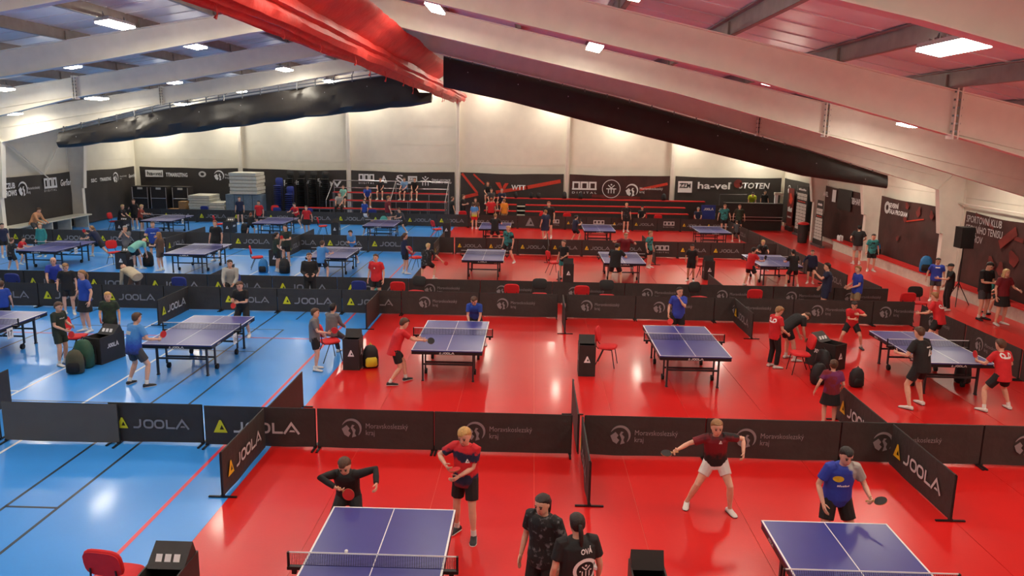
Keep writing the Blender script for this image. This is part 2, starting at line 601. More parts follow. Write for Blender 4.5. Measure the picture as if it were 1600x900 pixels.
# steel portal frames
def portal(y):
    e = tag(empty('steel_frame', (0, y, 0)), kind='structure')
    for prof, xe, xw, ez in ((PR, 14.4, XR, 3.62), (PL, -23.7, XL, 4.55)):
        sgn = 1 if xe > 0 else -1
        xs = [p[0] for p in prof]
        mb = MB()
        pts = [(xx, -.008, low_z(xx, prof)) for xx in xs] + [(xw - sgn * .05, -.008, low_z(xe, prof) - .05), (xw - sgn * .05, -.008, top_z(xw)), (RIDGE, -.008, top_z(RIDGE))]
        mb.prism(pts, (0, .016, 0))
        for a, b in zip(prof, prof[1:]):
            mb.bar((a[0], 0, a[1]), (b[0], 0, b[1]), .24, .02)
        mb.bar((RIDGE, 0, top_z(RIDGE) - .012), (xw, 0, top_z(xw) - .012), .24, .02)
        # straight inner flange carried on through the haunch
        xs_ = 7.9 if sgn > 0 else -16.4
        z0 = low_z(xs_, prof)
        sl = .216 if sgn > 0 else .165
        mb.bar((xs_, 0, z0 + .05), (xe, 0, z0 + .05 - sl * abs(xe - xs_)), .1, .016)
        mb.build('rafter', K['steel'], e)
        mb = MB()
        for dx in (-.045, .045):
            mb.box((xs_ + dx, 0, (z0 + top_z(xs_)) / 2), (.03, .26, top_z(xs_) - z0 + .12))
        mb.mat(1)
        for i in range(6):
            zz = z0 + .08 + i * (top_z(xs_) - z0 - .1) / 5
            for yy in (-.085, .085):
                mb.box((xs_, yy, zz), (.16, .035, .035))
        mb.build('splice_plate', [K['steel'], K['grey_metal']], e)
        # knee stiffener
        MB().bar((xe, 0, ez), (xw - sgn * .1, 0, top_z(xw) - .05), .22, .03).build('stiffener', K['steel'], e)
        # tapering column: narrow foot, stepped flange above head height
        zk = 2.07
        xb = xe + sgn * .32
        xk = xe + sgn * .22
        mb = MB()
        mb.prism([(xb, -.01, 0), (xw - sgn * .02, -.01, 0), (xw - sgn * .02, -.01, ez), (xe, -.01, ez), (xk, -.01, zk), (xb, -.01, zk)], (0, .02, 0))
        mb.bar((xb, 0, 0), (xb, 0, zk), .24, .03, up=(1, 0, 0)).bar((xk, 0, zk - .02), (xe, 0, ez), .28, .03, up=(1, 0, 0))
        mb.box(((xb + xk) / 2, 0, zk), (abs(xb - xk) + .04, .28, .03))
        mb.box((xw - sgn * .04, 0, ez / 2), (.03, .24, ez))
        mb.box(((xb + xw) / 2, 0, .015), (abs(xw - xb), .3, .03))
        mb.build('column', K['steel'], e)
    MB().box((RIDGE, 0, 8.62), (.06, .26, .78)).build('ridge_plate', K['steel'], e)
for yf in FRAMES[:-1]:
    portal(yf)
# slim posts along the back wall
for i, xx in enumerate(BC[1:-1]):
    zt = top_z(xx) - .05
    mb = MB().box((xx, YB - .3, zt / 2), (.015, .22, zt)).box((xx, YB - .4, zt / 2), (.2, .02, zt)).box((xx, YB - .19, zt / 2), (.2, .02, zt)).box((xx, YB - .3, .015), (.26, .28, .03))
    tag(mb.build('column', K['steel']), kind='structure')
# wall bracing
for p, q in (((XL + .25, 35.9, 5.0), (XL + .25, 39.4, 2.9)), ((XL + .25, 36.2, 5.0), (XL + .25, 39.9, 2.7)), ((XL + .25, 39.6, 2.9), (XL + .25, 41.7, 4.9)),
             ((XR - .2, 42.1, 3.3), (XR - .2, 35.5, 3.3)), ((XR - .2, 28.8, 3.15), (XR - .2, 24, 3.15)), ((XR - .2, 28.8, 4.2), (XR - .2, 22.2, 4.2))):
    tag(MB().tube([p, q], .03, 6).build('trim_brace', K['steel']), kind='structure')

# ------------------------------------------------------------------ lamps
def lamp_proto():
    e = empty('ceiling_lamp')
    mb = MB().box((0, 0, .05), (.36, 1.3, .06)).box((0, 0, .09), (.26, 1.1, .04))
    for k in range(7):
        mb.box((0, -.48 + k * .16, .12), (.24, .012, .05))
    mb.build('housing', K['lamp_body'], e)
    # shallow glowing tray: open underside and low sides added to brighten rafters and roof
    a, b, z0, z1 = .17, .64, -.02, .02
    mb = MB().poly([(-a, -b, z0), (-a, b, z0), (a, b, z0), (a, -b, z0)])
    for p, q in (((-a, -b), (a, -b)), ((a, -b), (a, b)), ((a, b), (-a, b)), ((-a, b), (-a, -b))):
        mb.poly([(*p, z0), (*q, z0), (*q, z1), (*p, z1)])
    mb.build('diffuser', K['lamp'], e)
    for yy in (-.5, .5):
        MB().bar((0, yy - .05, .1), (0, yy, .25), .014).bar((0, yy + .05, .1), (0, yy, .25), .014).build('hanger', K['grey_metal'], e)
    return e
LP = [(-10.25, 20.0), (-10.35, 24.75), (-10.4, 33.9), (-10.45, 41.5), (-14.26, 24.6), (-14.43, 32.2), (-18.3, 33.7), (-18.1, 41.5), (-22.4, 34.2), (-18, 27.0),
      (-2.42, 19.9), (1.43, 20.05), (5.42, 10.9), (5.42, 18.5), (9.32, 20.1), (-6.5, 20.6),
      (-22.9, 48.1), (-18.6, 48.1), (-14.5, 48.1), (-10.4, 48.1), (-6.6, 48.1), (-2.6, 48.1), (1.4, 48.1), (5.4, 48.1), (9.4, 48.1), (13.6, 48.1),
      (-2.5, 33), (-2.5, 40.5), (1.4, 31.5), (5.5, 31.7), (9.5, 31.9), (1.4, 38.6), (5.5, 38.8), (9.5, 38.6), (13.6, 32.2), (13.6, 25.6),
      (-14.4, 16), (-18.3, 18), (-10.4, 12), (-6.6, 12.5), (-2.5, 12.5), (1.4, 12.2), (9.4, 11), (13.6, 11), (-14.4, 6), (-6.6, 5), (-10.4, 5),
      (-2.5, 5), (1.4, 5), (5.5, 4), (9.5, 4), (-22.4, 26), (-14.4, 39.5)]
lp = lamp_proto()
for i, (x, y) in enumerate(LP):
    z = top_z(x) - .26
    if i == 0:
        lp.location = (x, y, z)
        tag(lp, 'white rectangular lamp hanging under the roof purlins', 'ceiling lamp', 'hall lamps in rows under the roof')
        o = lp
    else:
        o = clone(lp, (x, y, z))
    o.rotation_euler = (0, math.atan(.216) if x > RIDGE else -math.atan(.165), 0)

# ------------------------------------------------------------------ raised dividing curtains
def black_curtain(y, pts, label, flat=0):
    """pts: (x, ztop, zbot); bunched cloth slung under a rafter"""
    e = empty('divider_curtain', (pts[0][0], y, pts[0][1]))
    o0 = Vector(e.location)
    mb = MB()
    n, m = 90, 14
    idx = []
    for i in range(n + 1):
        t = i / n
        x = pts[0][0] + (pts[-1][0] - pts[0][0]) * t
        zt, zb = low_z(x, [(p[0], p[1]) for p in pts]), low_z(x, [(p[0], p[2]) for p in pts])
        sag = .05 * abs(math.sin(t * 9 * math.pi)) * (1 - flat)
        row = []
        for j in range(m + 1):
            s = j / m
            a = s * math.pi * 2
            # closed sausage outline, pleated
            depth = (.06 + .2 * min(1, 2 * (.5 - abs(s - .5)) + .2)) if not flat else .1
            yy = math.sin(a) * depth * .8
            zz = zb + (zt - zb) * (.5 + .5 * math.cos(a))
            f = noise.noise(Vector((x * .3, zz * (5.5 - 2 * flat), 3 + yy))) * (.17 - .13 * flat) + noise.noise(Vector((x * .9, zz * 7, 9))) * (.06 - .045 * flat)
            row.append((x - o0.x, yy + (f if s not in (0, 1) else 0), zz - o0.z - (sag if .3 < s < .7 else 0)))
        idx.append(len(mb.v))
        mb.v += row
    for i in range(n):
        for j in range(m):
            a, b = idx[i] + j, idx[i + 1] + j
            mb.face(a, b, b + 1, a + 1)
    mb.face(*[idx[0] + j for j in range(m)])
    mb.face(*[idx[n] + j for j in reversed(range(m))])
    mb.build('cloth', K['curtain'], e, True)
    mb = MB()
    for dz in (.14, .02):
        mb.tube([(p[0] - o0.x, 0, p[1] - o0.z + dz) for p in (pts if flat else pts[:-2])], .02, 6)
    L = abs(pts[-1][0] - pts[0][0])
    for k in range(int(L / .8)):
        x = pts[0][0] + (pts[-1][0] - pts[0][0]) * (k + .3) / (L / .8)
        if not flat and x > pts[-3][0]:
            continue
        zt = low_z(x, [(p[0], p[1]) for p in pts])
        mb.box((x - o0.x, 0, zt - o0.z + .1), (.04, .05, .3))
        if not flat:        # bracket up to the rafter
            mb.bar((x - o0.x, 0, zt - o0.z + .2), (x - o0.x, .34, low_z(x, PL) - o0.z), .02)
    mb.build('rail', K['grey_metal'], e)
    mb = MB()
    for k in range(9):
        x = pts[0][0] + (pts[-1][0] - pts[0][0]) * (k + .5) / 9
        zt = low_z(x, [(p[0], p[1]) for p in pts])
        mb.ball((x - o0.x, -.27, zt - o0.z - .35), .02, 6, 4)
    mb.build('eyelet', K['pale_print'], e)
    return tag(e, label, 'curtain')
black_curtain(35.1, [(-20.9, 5.0, 4.36), (-16, 6.1, 5.0), (-10, 7.1, 5.85), (-5.3, 7.82, 6.43), (-5.05, 6.98, 6.47), (-4.42, 6.97, 6.56)], 'black cloth divider gathered up under a rafter over the blue courts')
black_curtain(29.15, [(-3.25, 7.95, 6.9), (-.8, 7.42, 6.42), (3, 6.6, 5.52), (9.7, 4.92, 4.0), (12.75, 4.02, 3.6)], 'black cloth divider gathered up under a rafter over the red courts', 1)
def red_curtain():
    e = empty('ridge_curtain', (-4.5, 5, 7))
    o0 = Vector(e.location)
    # upper smooth sheet hanging from the ridge and lower bundle of folds
    def sweep(name, sec, y0, y1, n, amp, seed):
        mb = MB()
        m = len(sec)
        for i in range(n + 1):
            y = y0 + (y1 - y0) * i / n
            for j, (x, z) in enumerate(sec):
                f = noise.noise(Vector((x * 2 + seed, y * .55, z * 2.2))) * amp + noise.noise(Vector((x * 6, y * 2.6, z * 6 + seed))) * amp * .6
                g = noise.noise(Vector((j * .7 + seed, y * .35, 4.4))) * amp
                mb.v.append((x + f - o0.x, y - o0.y, z + g - o0.z))
        for i in range(n):
            for j in range(m):
                a, b = i * m + j, i * m + (j + 1) % m
                mb.face(a, b, b + m, a + m)
        mb.face(*range(m))
        mb.face(*[n * m + j for j in reversed(range(m))])
        return mb.build(name, K['red_curtain'], e, True)
    up = [(-3.5, 8.0), (-3.56, 7.9), (-3.68, 7.8), (-3.8, 7.72), (-3.92, 7.64), (-4.04, 7.57), (-4.18, 7.5), (-4.35, 7.46), (-4.55, 7.52), (-4.66, 7.75), (-4.6, 8.0), (-4.35, 8.1), (-4.0, 8.06), (-3.7, 8.02)]
    sweep('upper_sheet', up, 5, 35.0, 260, .05, 1)
    lo = [(-4.75, 7.55), (-4.45, 7.6), (-4.25, 7.62), (-4.08, 7.5), (-4.05, 7.36), (-4.16, 7.32), (-4.12, 7.22), (-4.2, 7.1), (-4.34, 7.16), (-4.42, 7.06), (-4.55, 7.14), (-4.63, 7.04), (-4.76, 7.13),
          (-4.83, 7.06), (-4.92, 7.2), (-4.88, 7.4)]
    sweep('folded_bundle', lo, 5, 49.0, 140, .05, 5)
    rnd = random.Random(3)
    for k in range(14):
        y = 12 + k * 2.6 + rnd.uniform(-.5, .5)
        xx = rnd.uniform(-4.9, -4.3)
        L = rnd.uniform(.12, .3)
        MB().tube([(xx - o0.x, y - o0.y, .12), (xx - o0.x + .03, y - o0.y + .02, .05 - L * .5), (xx - o0.x, y - o0.y, .08 - L)], [.012, .012, .03], 5).build('strap', K['red_curtain'], e)
    MB().box((-.08, 22, 1.72), (.06, 44, .06)).build('rail', K['grey_metal'], e)
    return tag(e, 'long red cloth divider folded up along the roof ridge', 'curtain')
red_curtain()
# ------------------------------------------------------------------ court barriers
COVER = {}
def cover_mesh(L, h, m, var):
    key = (round(L, 2), round(h, 2), m.name, var)
    if key not in COVER:
        mb = MB()
        nx, nz = 16, 6
        for side in (-1, 1):
            for i in range(nx + 1):
                for j in range(nz + 1):
                    x, z = -L / 2 + L * i / nx, .035 + (h - .035) * j / nz
                    ex = min(1, 4 * i / nx, 4 * (nx - i) / nx)
                    y = side * .012 + ex * (1.2 - j / nz) * .02 * noise.noise(Vector((x * 1.3 + var * 7, z * 2.5, 1)))
                    zz = z - (ex * .012 * (.5 + noise.noise(Vector((x * .9 + var * 5, 3, 2)))) if j in (0, nz) else 0)
                    mb.v.append((x, y, zz))
        n1 = (nx + 1) * (nz + 1)
        for k in (0, 1):
            for i in range(nx):
                for j in range(nz):
                    a = k * n1 + i * (nz + 1) + j
                    q = (a, a + nz + 1, a + nz + 2, a + 1)
                    mb.face(*(q if k == 0 else q[::-1]))
        for i in range(nx):
            for j in (0, nz):
                a = i * (nz + 1) + j
                mb.face(a, a + nz + 1, a + nz + 1 + n1, a + n1)
        for i in (0, nx):
            for j in range(nz):
                a = i * (nz + 1) + j
                mb.face(a, a + 1, a + 1 + n1, a + n1)
        COVER[key] = mb.mesh('cover', m, True)
    return COVER[key]
POST = MB().tube([(0, 0, .01), (0, 0, .71)], .011, 6).mesh('post', K['black'], True)
FOOT = MB().box((0, 0, .012), (.035, .42, .02)).box((0, 0, .03), (.05, .05, .03)).mesh('foot', K['black'])
RAIL = {}
def barrier(p, q, style, label, group, fab='cover', ink='grey_print', tri='yellow_print', h=.72, clipped=0):
    """freestanding panel from p to q; the print faces the side on the right of q->p, i.e. the viewer's side of a row"""
    p, q = Vector((*p, 0)), Vector((*q, 0))
    L = (q - p).length
    e = empty('court_barrier', (p + q) / 2, math.atan2(q.y - p.y, q.x - p.x))
    tag(e, label, 'barrier', group)
    put('cover', cover_mesh(L - .03, h, K[fab], len(COVER) % 4), e)
    for s in (-1, 1):
        put('post', POST, e, (s * (L / 2 - .012), .014, 0))
        if s != clipped:        # the end clipped to a row stands on the row's own feet
            put('foot', FOOT, e, (s * (L / 2 - .03), .012, 0))
    k = round(L, 2)
    if k not in RAIL:
        RAIL[k] = MB().tube([(-L / 2 + .01, 0, .715), (L / 2 - .01, 0, .715)], .01, 6).mesh('top_rail', K['black'], True)
    put('top_rail', RAIL[k], e, (0, 0, h - .72))
    yo = -.034
    if style == 'word':
        u_ = min(1, L / 2.0)
        put('triangle_emblem', tri_mesh(.25 * u_, .235 * u_, K[tri]), e, (-.7 * u_, yo, .37))
        put('lettering', word_mesh(1.17 * u_, .2 * u_, K[ink]), e, (.12 * u_, yo, .36))
    elif style == 'region':
        put('round_emblem', region_mesh(.34, K[ink]), e, (-.2 * L, yo, .4))
        put('lettering', text_mesh('Moravskoslezský\nkraj', .72, .24, K[ink]), e, (-.2 * L + .6, yo, .37))
    elif style == 'gates':
        put('arch_emblem', gates_mesh(.62, .22, K['pale_print']), e, (0, yo, .44))
        put('lettering', text_mesh('D I G I T A L', .62, .05, K['pale_print']), e, (0, yo, .24))
    elif style == 'bigtri':
        put('triangle_emblem', tri_mesh(.5, .46, K['grey_print']), e, (0, yo, .38))
    return e
def row(y, xs, styles, label, group, **kw):
    for i, (a, b, s) in enumerate(zip(xs, xs[1:], styles)):
        lb = label[s] if isinstance(label, dict) else label[i] or L2[s] if isinstance(label, list) else label
        barrier((a, y), (b, y), s, lb, group, **kw)
WL = {'word': 'black barrier with lettering and yellow triangle ', 'region': 'black barrier with round emblem and small lettering ',
      'gates': 'dark court barrier with white three-arch emblem ', 'plain': 'plain black court barrier ', 'bigtri': 'black court barrier with one large grey triangle '}
def lab(tail):
    return {k: v + tail for k, v in WL.items()}
# row in front of the middle tables
GF = 'barrier row between the front and middle courts'
barrier((-11.1, 12.74), (-9.08, 12.74), 'plain', 'plain dark grey barrier at the frame edge of the blue floor', GF, fab='cover_back')
barrier((-9.0, 12.7), (-6.98, 12.7), 'plain', 'plain dark grey back of a barrier standing beside a lettered one', GF, fab='cover_back')
barrier((-7.2, 12.79), (-5.56, 12.79), 'word', 'black barrier with grey lettering, its triangle half covered by a plain panel', GF)
barrier((-5.52, 12.74), (-3.6, 12.74), 'word', 'black barrier with lettering where blue and red floors meet, in the front row', GF, ink='pale_print')
row(12.74, [-3.58, -1.58, .76], ['region'] * 2, ['black barrier with round emblem behind the boy crouching in black', 'black barrier with round emblem half hidden by the boy in red and navy'], GF, ink='grey_print')
row(12.74, [.96, 3.0, 5.25], ['region'] * 2, ['black barrier with fully visible round emblem next to an edge-on barrier', 'black barrier with round emblem half hidden by the girl in white shorts'], GF, ink='grey_print')
row(12.74, [5.25, 7.6, 9.9], ['region'] * 2, ['black barrier whose round emblem touches the diagonal lettered panel', 'black front-row barrier past the diagonal lettered panel, next to bare red floor'], GF, ink='grey_print')
# second row and the row behind it, chairs stand in the aisle between them
G2 = 'barrier row on the near side of the chair aisle'
L2 = lab('on the near side of the chair aisle')
row(22.9, [-18.6, -16.65, -14.7, -12.75, -10.9, -9.2, -7.5, -5.57, -3.8], ['word', 'word', 'word', 'word', 'plain', 'word', 'word', 'word'], [None, None, 'lettered aisle barrier behind the two children beside the box on blue floor', 'lettered aisle barrier between the girl in blue and table 16', None,
    'lettered aisle barrier behind the boy in black at table 16', 'lettered aisle barrier below the boy in the black jacket', 'lettered aisle barrier where the blue and red floors meet'], G2, ink='grey_print')
row(22.9, [-3.8, -1.5, .82], ['region'] * 2, ['round-emblem aisle barrier behind the boy leaning forward in blue', 'round-emblem aisle barrier next to an edge-on barrier, past the boy in blue'], G2)
row(22.9, [1.05, 3.1, 5.4, 7.7, 10.0, 11.2], ['region'] * 5, ['round-emblem aisle barrier behind the empty red chair and box', 'round-emblem aisle barrier behind the girl in blue with a ponytail',
    'round-emblem aisle barrier beside the boy in red with black trousers', 'round-emblem aisle barrier behind the boy in red swinging', 'round-emblem aisle barrier at the corner of the side aisle'], G2)
G3 = 'barrier row on the far side of the chair aisle'
L3 = lab('on the far side of the chair aisle')
row(24.9, [-22.4, -20.4, -18.4, -16.4, -14.4, -12.4, -10.4, -8.3, -6.2, -3.9], ['word'] * 9, L3, G3, ink='grey_print')
row(24.9, [-3.9, -1.6, .7, 3.0, 5.4, 7.7, 9.6, 11.3], ['region'] * 7, L3, G3)
G4 = 'barrier row between the two far rows of tables'
L4 = lab('between the two far rows of tables')
row(35.1, [-23.6, -21.6, -19.6, -17.6, -15.6, -13.5, -11.4, -9.3, -7.3, -5.3, -3.45], ['word', 'word', 'word', 'word', 'plain', 'word', 'word', 'word', 'word', 'plain'], L4, G4, ink='grey_print')
row(35.1, [-3.4, -2.0, -.6, .85, 2.25, 3.7, 5.1, 6.5, 7.95, 9.4, 10.85], ['word', 'word', 'word', 'word', 'word', 'word', 'gates', 'word', 'word', 'plain'], L4, G4, ink='grey_print', tri='gold_print', fab='cover_redlit')
G5 = 'barrier row in front of the seating tiers'
L5 = lab('in front of the seating tiers')
row(45.0, [-23.4, -21.3, -19.2, -17.2, -15.2, -13.2, -11.2, -9.2, -7.2, -5.4, -3.6], ['word'] * 10, L5, G5, ink='grey_print')
row(45.0, [-3.6, -2.2, -.8, .6, 1.9, 3.1, 4.5, 5.7, 7.1, 8.4, 9.8, 11.1], ['word', 'word', 'bigtri', 'gates', 'word', 'gates', 'word', 'word', 'gates', 'word', 'word'], L5, G5, ink='grey_print', tri='gold_print', fab='cover_redlit')
# panels standing across the rows, between neighbouring courts
GS = 'barriers standing between neighbouring courts'
ROWS = (12.74, 22.9, 24.9, 35.1)
def side(x, y0, y1, style, label, flip=False, **kw):
    far = min(abs(y1 - r) for r in ROWS) < min(abs(y0 - r) for r in ROWS)
    if far:
        y1 = min(ROWS, key=lambda r: abs(r - y1)) - .05
    else:
        y0 = min(ROWS, key=lambda r: abs(r - y0)) + .03
    a, b = ((x, y0), (x, y1)) if not flip else ((x, y1), (x, y0))
    barrier(a, b, style, label, GS, clipped=(1 if far else -1) * (-1 if flip else 1), **kw)
side(-4.47, 10.8, 12.66, 'word', 'maroon-lit barrier with yellow triangle on the blue and red floor edge', ink='pale_print', tri='gold_print')
side(-4.42, 12.85, 14.8, 'plain', 'plain barrier along the blue and red floor edge behind the front row', fab='cover_redlit')
side(.92, 10.83, 12.66, 'word', 'barrier seen edge-on behind the two women in black', flip=True)
side(.86, 12.84, 14.75, 'plain', 'barrier seen edge-on near the scoring box beside a red chair', flip=True)
side(6.08, 10.68, 12.64, 'word', 'black barrier with yellow triangle beside the boy in the blue and white shirt', flip=True, ink='pale_print', tri='gold_print')
side(6.0, 12.86, 14.85, 'word', 'black lettered barrier beside the girl in the purple shirt', flip=True, ink='pale_print', tri='gold_print')
side(-10.05, 12.86, 14.5, 'plain', 'plain black barrier edge beside the blue floor lines')
side(-10.15, 20.9, 22.8, 'word', 'black lettered barrier beside the table with a white number card', ink='pale_print')
side(-4.45, 21.0, 22.8, 'plain', 'plain barrier on the floor edge behind the seated boy in grey', fab='cover_redlit')
side(.96, 21.0, 22.8, 'plain', 'barrier seen edge-on between the two middle red-floor tables', flip=True)
side(5.98, 20.9, 22.75, 'word', 'black lettered barrier beside the girl in blue with a ponytail', flip=True, tri='gold_print')
for x, f in ((-10.3, False), (-3.8, False), (.95, True), (6.1, True)):
    side(x, 25.05, 27.0, 'plain', 'plain barrier reaching from the chair aisle towards the next tables', flip=f)
for x, f in ((-15.5, False), (-10.3, False), (-4.1, False), (.75, True), (5.2, True)):
    side(x, 33.0, 34.95, 'word', 'lettered barrier between tables on the near side of the far row', flip=f)
    side(x, 35.25, 37.2, 'plain', 'plain barrier between tables on the far side of the far row', flip=f)
GR = 'barriers along the side aisle by the red benches'
for k, (a, b) in enumerate(((11.15, 13.2), (13.25, 15.4), (15.45, 17.7), (17.75, 20.1), (20.15, 22.5))):
    barrier((11.2, b), (11.2, a), 'region', 'black barrier with round emblem along the side aisle near the middle tables', GR)
for k in range(9):
    a = 25.2 + k * 2.15
    barrier((10.95 + .25 * (k < 1), a + 2.12), (10.95 + .25 * (k < 1), a), 'word' if k % 2 else 'plain', 'black barrier along the side aisle behind the chair aisle', GR)

# ------------------------------------------------------------------ table tennis tables
def make_table():
    e = empty('table_tennis_table')
    W, L, Hh = 1.525, 2.74, .76
    for s in (-1, 1):
        t = MB().box((0, s * (L / 4 + .003), Hh - .0125), (W, L / 2 - .006, .025)).build('table_top', K['table'], e)
        mb = MB()
        z = Hh + .0008
        y0, y1 = s * .006, s * L / 2
        lw = .022
        for a, b, c, d in ((-W / 2, y0, -W / 2 + lw, y1), (W / 2 - lw, y0, W / 2, y1), (-W / 2, y1 - s * lw, W / 2, y1), (-.006, y0, .006, y1)):
            mb.poly([(a, b, z), (c, b, z), (c, d, z), (a, d, z)] if (c - a) * (d - b) > 0 else [(a, b, z), (a, d, z), (c, d, z), (c, b, z)])
        mb.build('line_marking', K['white'], t)
        # apron
        mb = MB()
        yo, yi = s * (L / 2 - .012), s * .03
        mb.box((0, yo, Hh - .06), (W - .02, .02, .07)).box((0, yi, Hh - .055), (W - .04, .02, .06))
        for x in (-W / 2 + .012, W / 2 - .012):
            mb.box((x, s * L / 4, Hh - .06), (.02, L / 2 - .05, .07))
        ap = mb.build('apron', K['black'], e)
        put('lettering', word_mesh(.26, .042, K['white']), ap, (.03, s * (L / 2 + .001), Hh - .06), 0 if s < 0 else math.pi)
        put('triangle_emblem', tri_mesh(.05, .045, K['pale_print']), ap, (-.14 if s < 0 else .2, s * (L / 2 + .001), Hh - .06), 0 if s < 0 else math.pi)
        for sx in (-1, 1):
            put('lettering', word_mesh(.2, .036, K['white']), ap, (sx * (W / 2 + .001), s * .95, Hh - .06), math.pi / 2 * sx)
        for x in (-.55, .55):
            mb = MB().box((x, s * 1.12, .35), (.035, .06, .68)).box((x, s * 1.12, .012), (.05, .075, .024))
            mb.build('leg', K['legs'], e)
            mb = MB().box((x, s * .68, .42), (.03, .05, .56)).bar((x, s * .7, .15), (x * .98, s * .6, .09), .03)
            mb.build('inner_leg', K['legs'], e)
            MB().tube([(x - .028, s * .6, .065), (x + .028, s * .6, .065)], .065, 14).build('wheel', K['rubber'], e)
        MB().box((0, s * 1.12, .38), (1.08, .025, .04)).build('crossbar', K['legs'], e)
        MB().box((0, s * .68, .3), (1.08, .025, .04)).build('crossbar', K['legs'], e)
        MB().bar((-.4, s * 1.1, .62), (-.4, s * .1, .45), .03).bar((.4, s * 1.1, .62), (.4, s * .1, .45), .03).box((0, s * .62, .53), (.83, .02, .02)).build('brace', K['legs'], e)
    n = empty('net')
    n.parent = e
    mb = MB()
    wn = .9
    nx, nz = 96, 8
    for i in range(nx + 1):
        x = -wn + 2 * wn * i / nx
        mb.poly([(x - .0024, 0, Hh + .002), (x + .0024, 0, Hh + .002), (x + .0024, 0, Hh + .145), (x - .0024, 0, Hh + .145)])
    for j in range(nz + 1):
        z = Hh + .004 + .14 * j / nz
        mb.poly([(-wn, .001, z - .0016), (wn, .001, z - .0016), (wn, .001, z + .0016), (-wn, .001, z + .0016)])
    tag(mb.build('net_mesh', K['net'], n), kind='stuff')
    MB().box((0, 0, Hh + .149), (2 * wn, .008, .013)).build('net_tape', K['white'], n)
    for s in (-1, 1):
        MB().box((s * .912, 0, Hh + .07), (.022, .03, .165)).box((s * .84, 0, Hh - .03), (.17, .05, .035)).box((s * .85, 0, Hh - .07), (.05, .04, .06)).build('net_post', K['black'], n)
    return e
T0 = make_table()
def number_card(t, s, x=.86, y=-.25):
    mb = MB().box((x, y, .62), (.012, .2, .24))
    c = mb.build('number_card', K['white'], t)
    put('lettering', text_mesh(s, .15, .13, K['black'], .02), c, (x + .0075, y, .62), math.pi / 2)
    put('lettering', text_mesh(s, .15, .13, K['black'], .02), c, (x - .0075, y, .62), -math.pi / 2)
TABLES = [
    ((-1.63, 7.77), 0, 'table tennis table in front of the boy in a black long-sleeved top', None),
    ((3.65, 7.72), 0, 'table tennis table in front of the boy in a blue and white shirt', None),
    ((-12.85, 17.75), 0, 'table tennis table beside the boy in dark green, card reads 17', '17'),
    ((-7.6, 17.73), 0, 'table tennis table with card 16 beside the boy in light blue', '16'),
    ((-1.76, 17.76), 0, 'table tennis table that the boy in red leans over', None),
    ((3.55, 17.75), 0, 'table tennis table with the girl in blue at its end', None),
    ((9.05, 17.7), 0, 'table tennis table between the boy in black and the boys in red', None),
    ((-18.35, 30.05), 0, 'table tennis table beside the girl stretching for a ball', '12'),
    ((-12.8, 30.05), 0, 'table tennis table with the boy in black facing over it', '11'),
    ((-7.5, 29.9), 0, 'table tennis table between two players in light blue', None),
    ((-1.77, 30.0), 0, 'table tennis table beside the crouching blond player in black', None),
    ((3.43, 30.0), 0, 'table tennis table with a man in black playing a person in maroon', None),
    ((9.1, 30.05), 0, 'table tennis table beside the small player in a red shirt and grey shorts', None),
    ((-18.65, 40.2), 0, 'table tennis table beside the person in a rust red shirt', '8'),
    ((-13.0, 40.0), 0, 'table tennis table among the players in red shirts', None),
    ((-7.5, 39.8), 0, 'table tennis table with a player wearing a white back number', None),
    ((-1.8, 39.6), 0, 'table tennis table beside the child in blue, yellow and red', None),
    ((3.3, 39.6), 0, 'table tennis table beside the girl in white and black', None),
    ((8.9, 39.8), 0, 'table tennis table beside the grey-shirted player seen from behind', None)]
for i, (p, rz, lb, num) in enumerate(TABLES):
    if i == 0:
        T0.location = (*p, 0)
        t = tag(T0, lb, 'table', 'blue table tennis tables')
        KIDS[T0.name] = [(k, list(k.children)) for k in T0.children]
    else:
        t = clone(T0, (*p, 0), rz, lb)
    if num:
        number_card(t, num)

# ------------------------------------------------------------------ chairs
def make_chair(m, m2, mback):
    e = empty('padded_chair')
    def pad(name, w_, d, h, f):
        mb = MB()
        rg = []
        for k, (s, t) in enumerate(((.86, 0), (.98, .18), (1, .5), (.96, .82), (.84, 1))):
            rg.append((Vector((0, 0, -h / 2 + h * t)), Vector((1, 0, 0)), Vector((0, 1, 0)), w_ / 2 * s, d / 2 * s))
        mb.loft(rg, 20, .45)
        o = mb.build(name, m, e, True)
        return o
    s = pad('seat', .47, .44, .06, 0)
    s.location = (0, 0, .46)
    s.rotation_euler = (R(3), 0, 0)
    b = pad('backrest', .46, .34, .05, 0)
    b.data.materials[0] = mback
    b.location = (0, -.235, .75)
    b.rotation_euler = (R(102), 0, 0)
    bk = MB().loft([(Vector((0, 0, -.004)), (1, 0, 0), (0, 1, 0), .22, .155), (Vector((0, 0, .004)), (1, 0, 0), (0, 1, 0), .22, .155)], 20, .45).build('back_shell', m2, b, True)
    bk.location = (0, 0, .03)
    for x in (-.2, .2):
        MB().tube([(x, .13, .43), (x * 1.18, .21, 0)], .011, 6).build('leg', K['black'], e, True)
        MB().tube([(x, -.08, .43), (x * 1.18, -.26, 0)], .011, 6).build('leg', K['black'], e, True)
        MB().tube([(x * .9, .02, .43), (x * .9, -.2, .44), (x * .8, -.25, .5), (x * .75, -.26, .68)], .011, 6).build('back_support', K['black'], e, True)
    MB().tube([(-.21, .13, .43), (-.21, -.1, .43), (.21, -.1, .43), (.21, .13, .43), (-.21, .13, .43)], .01, 6).build('seat_frame', K['black'], e, True)
    return e
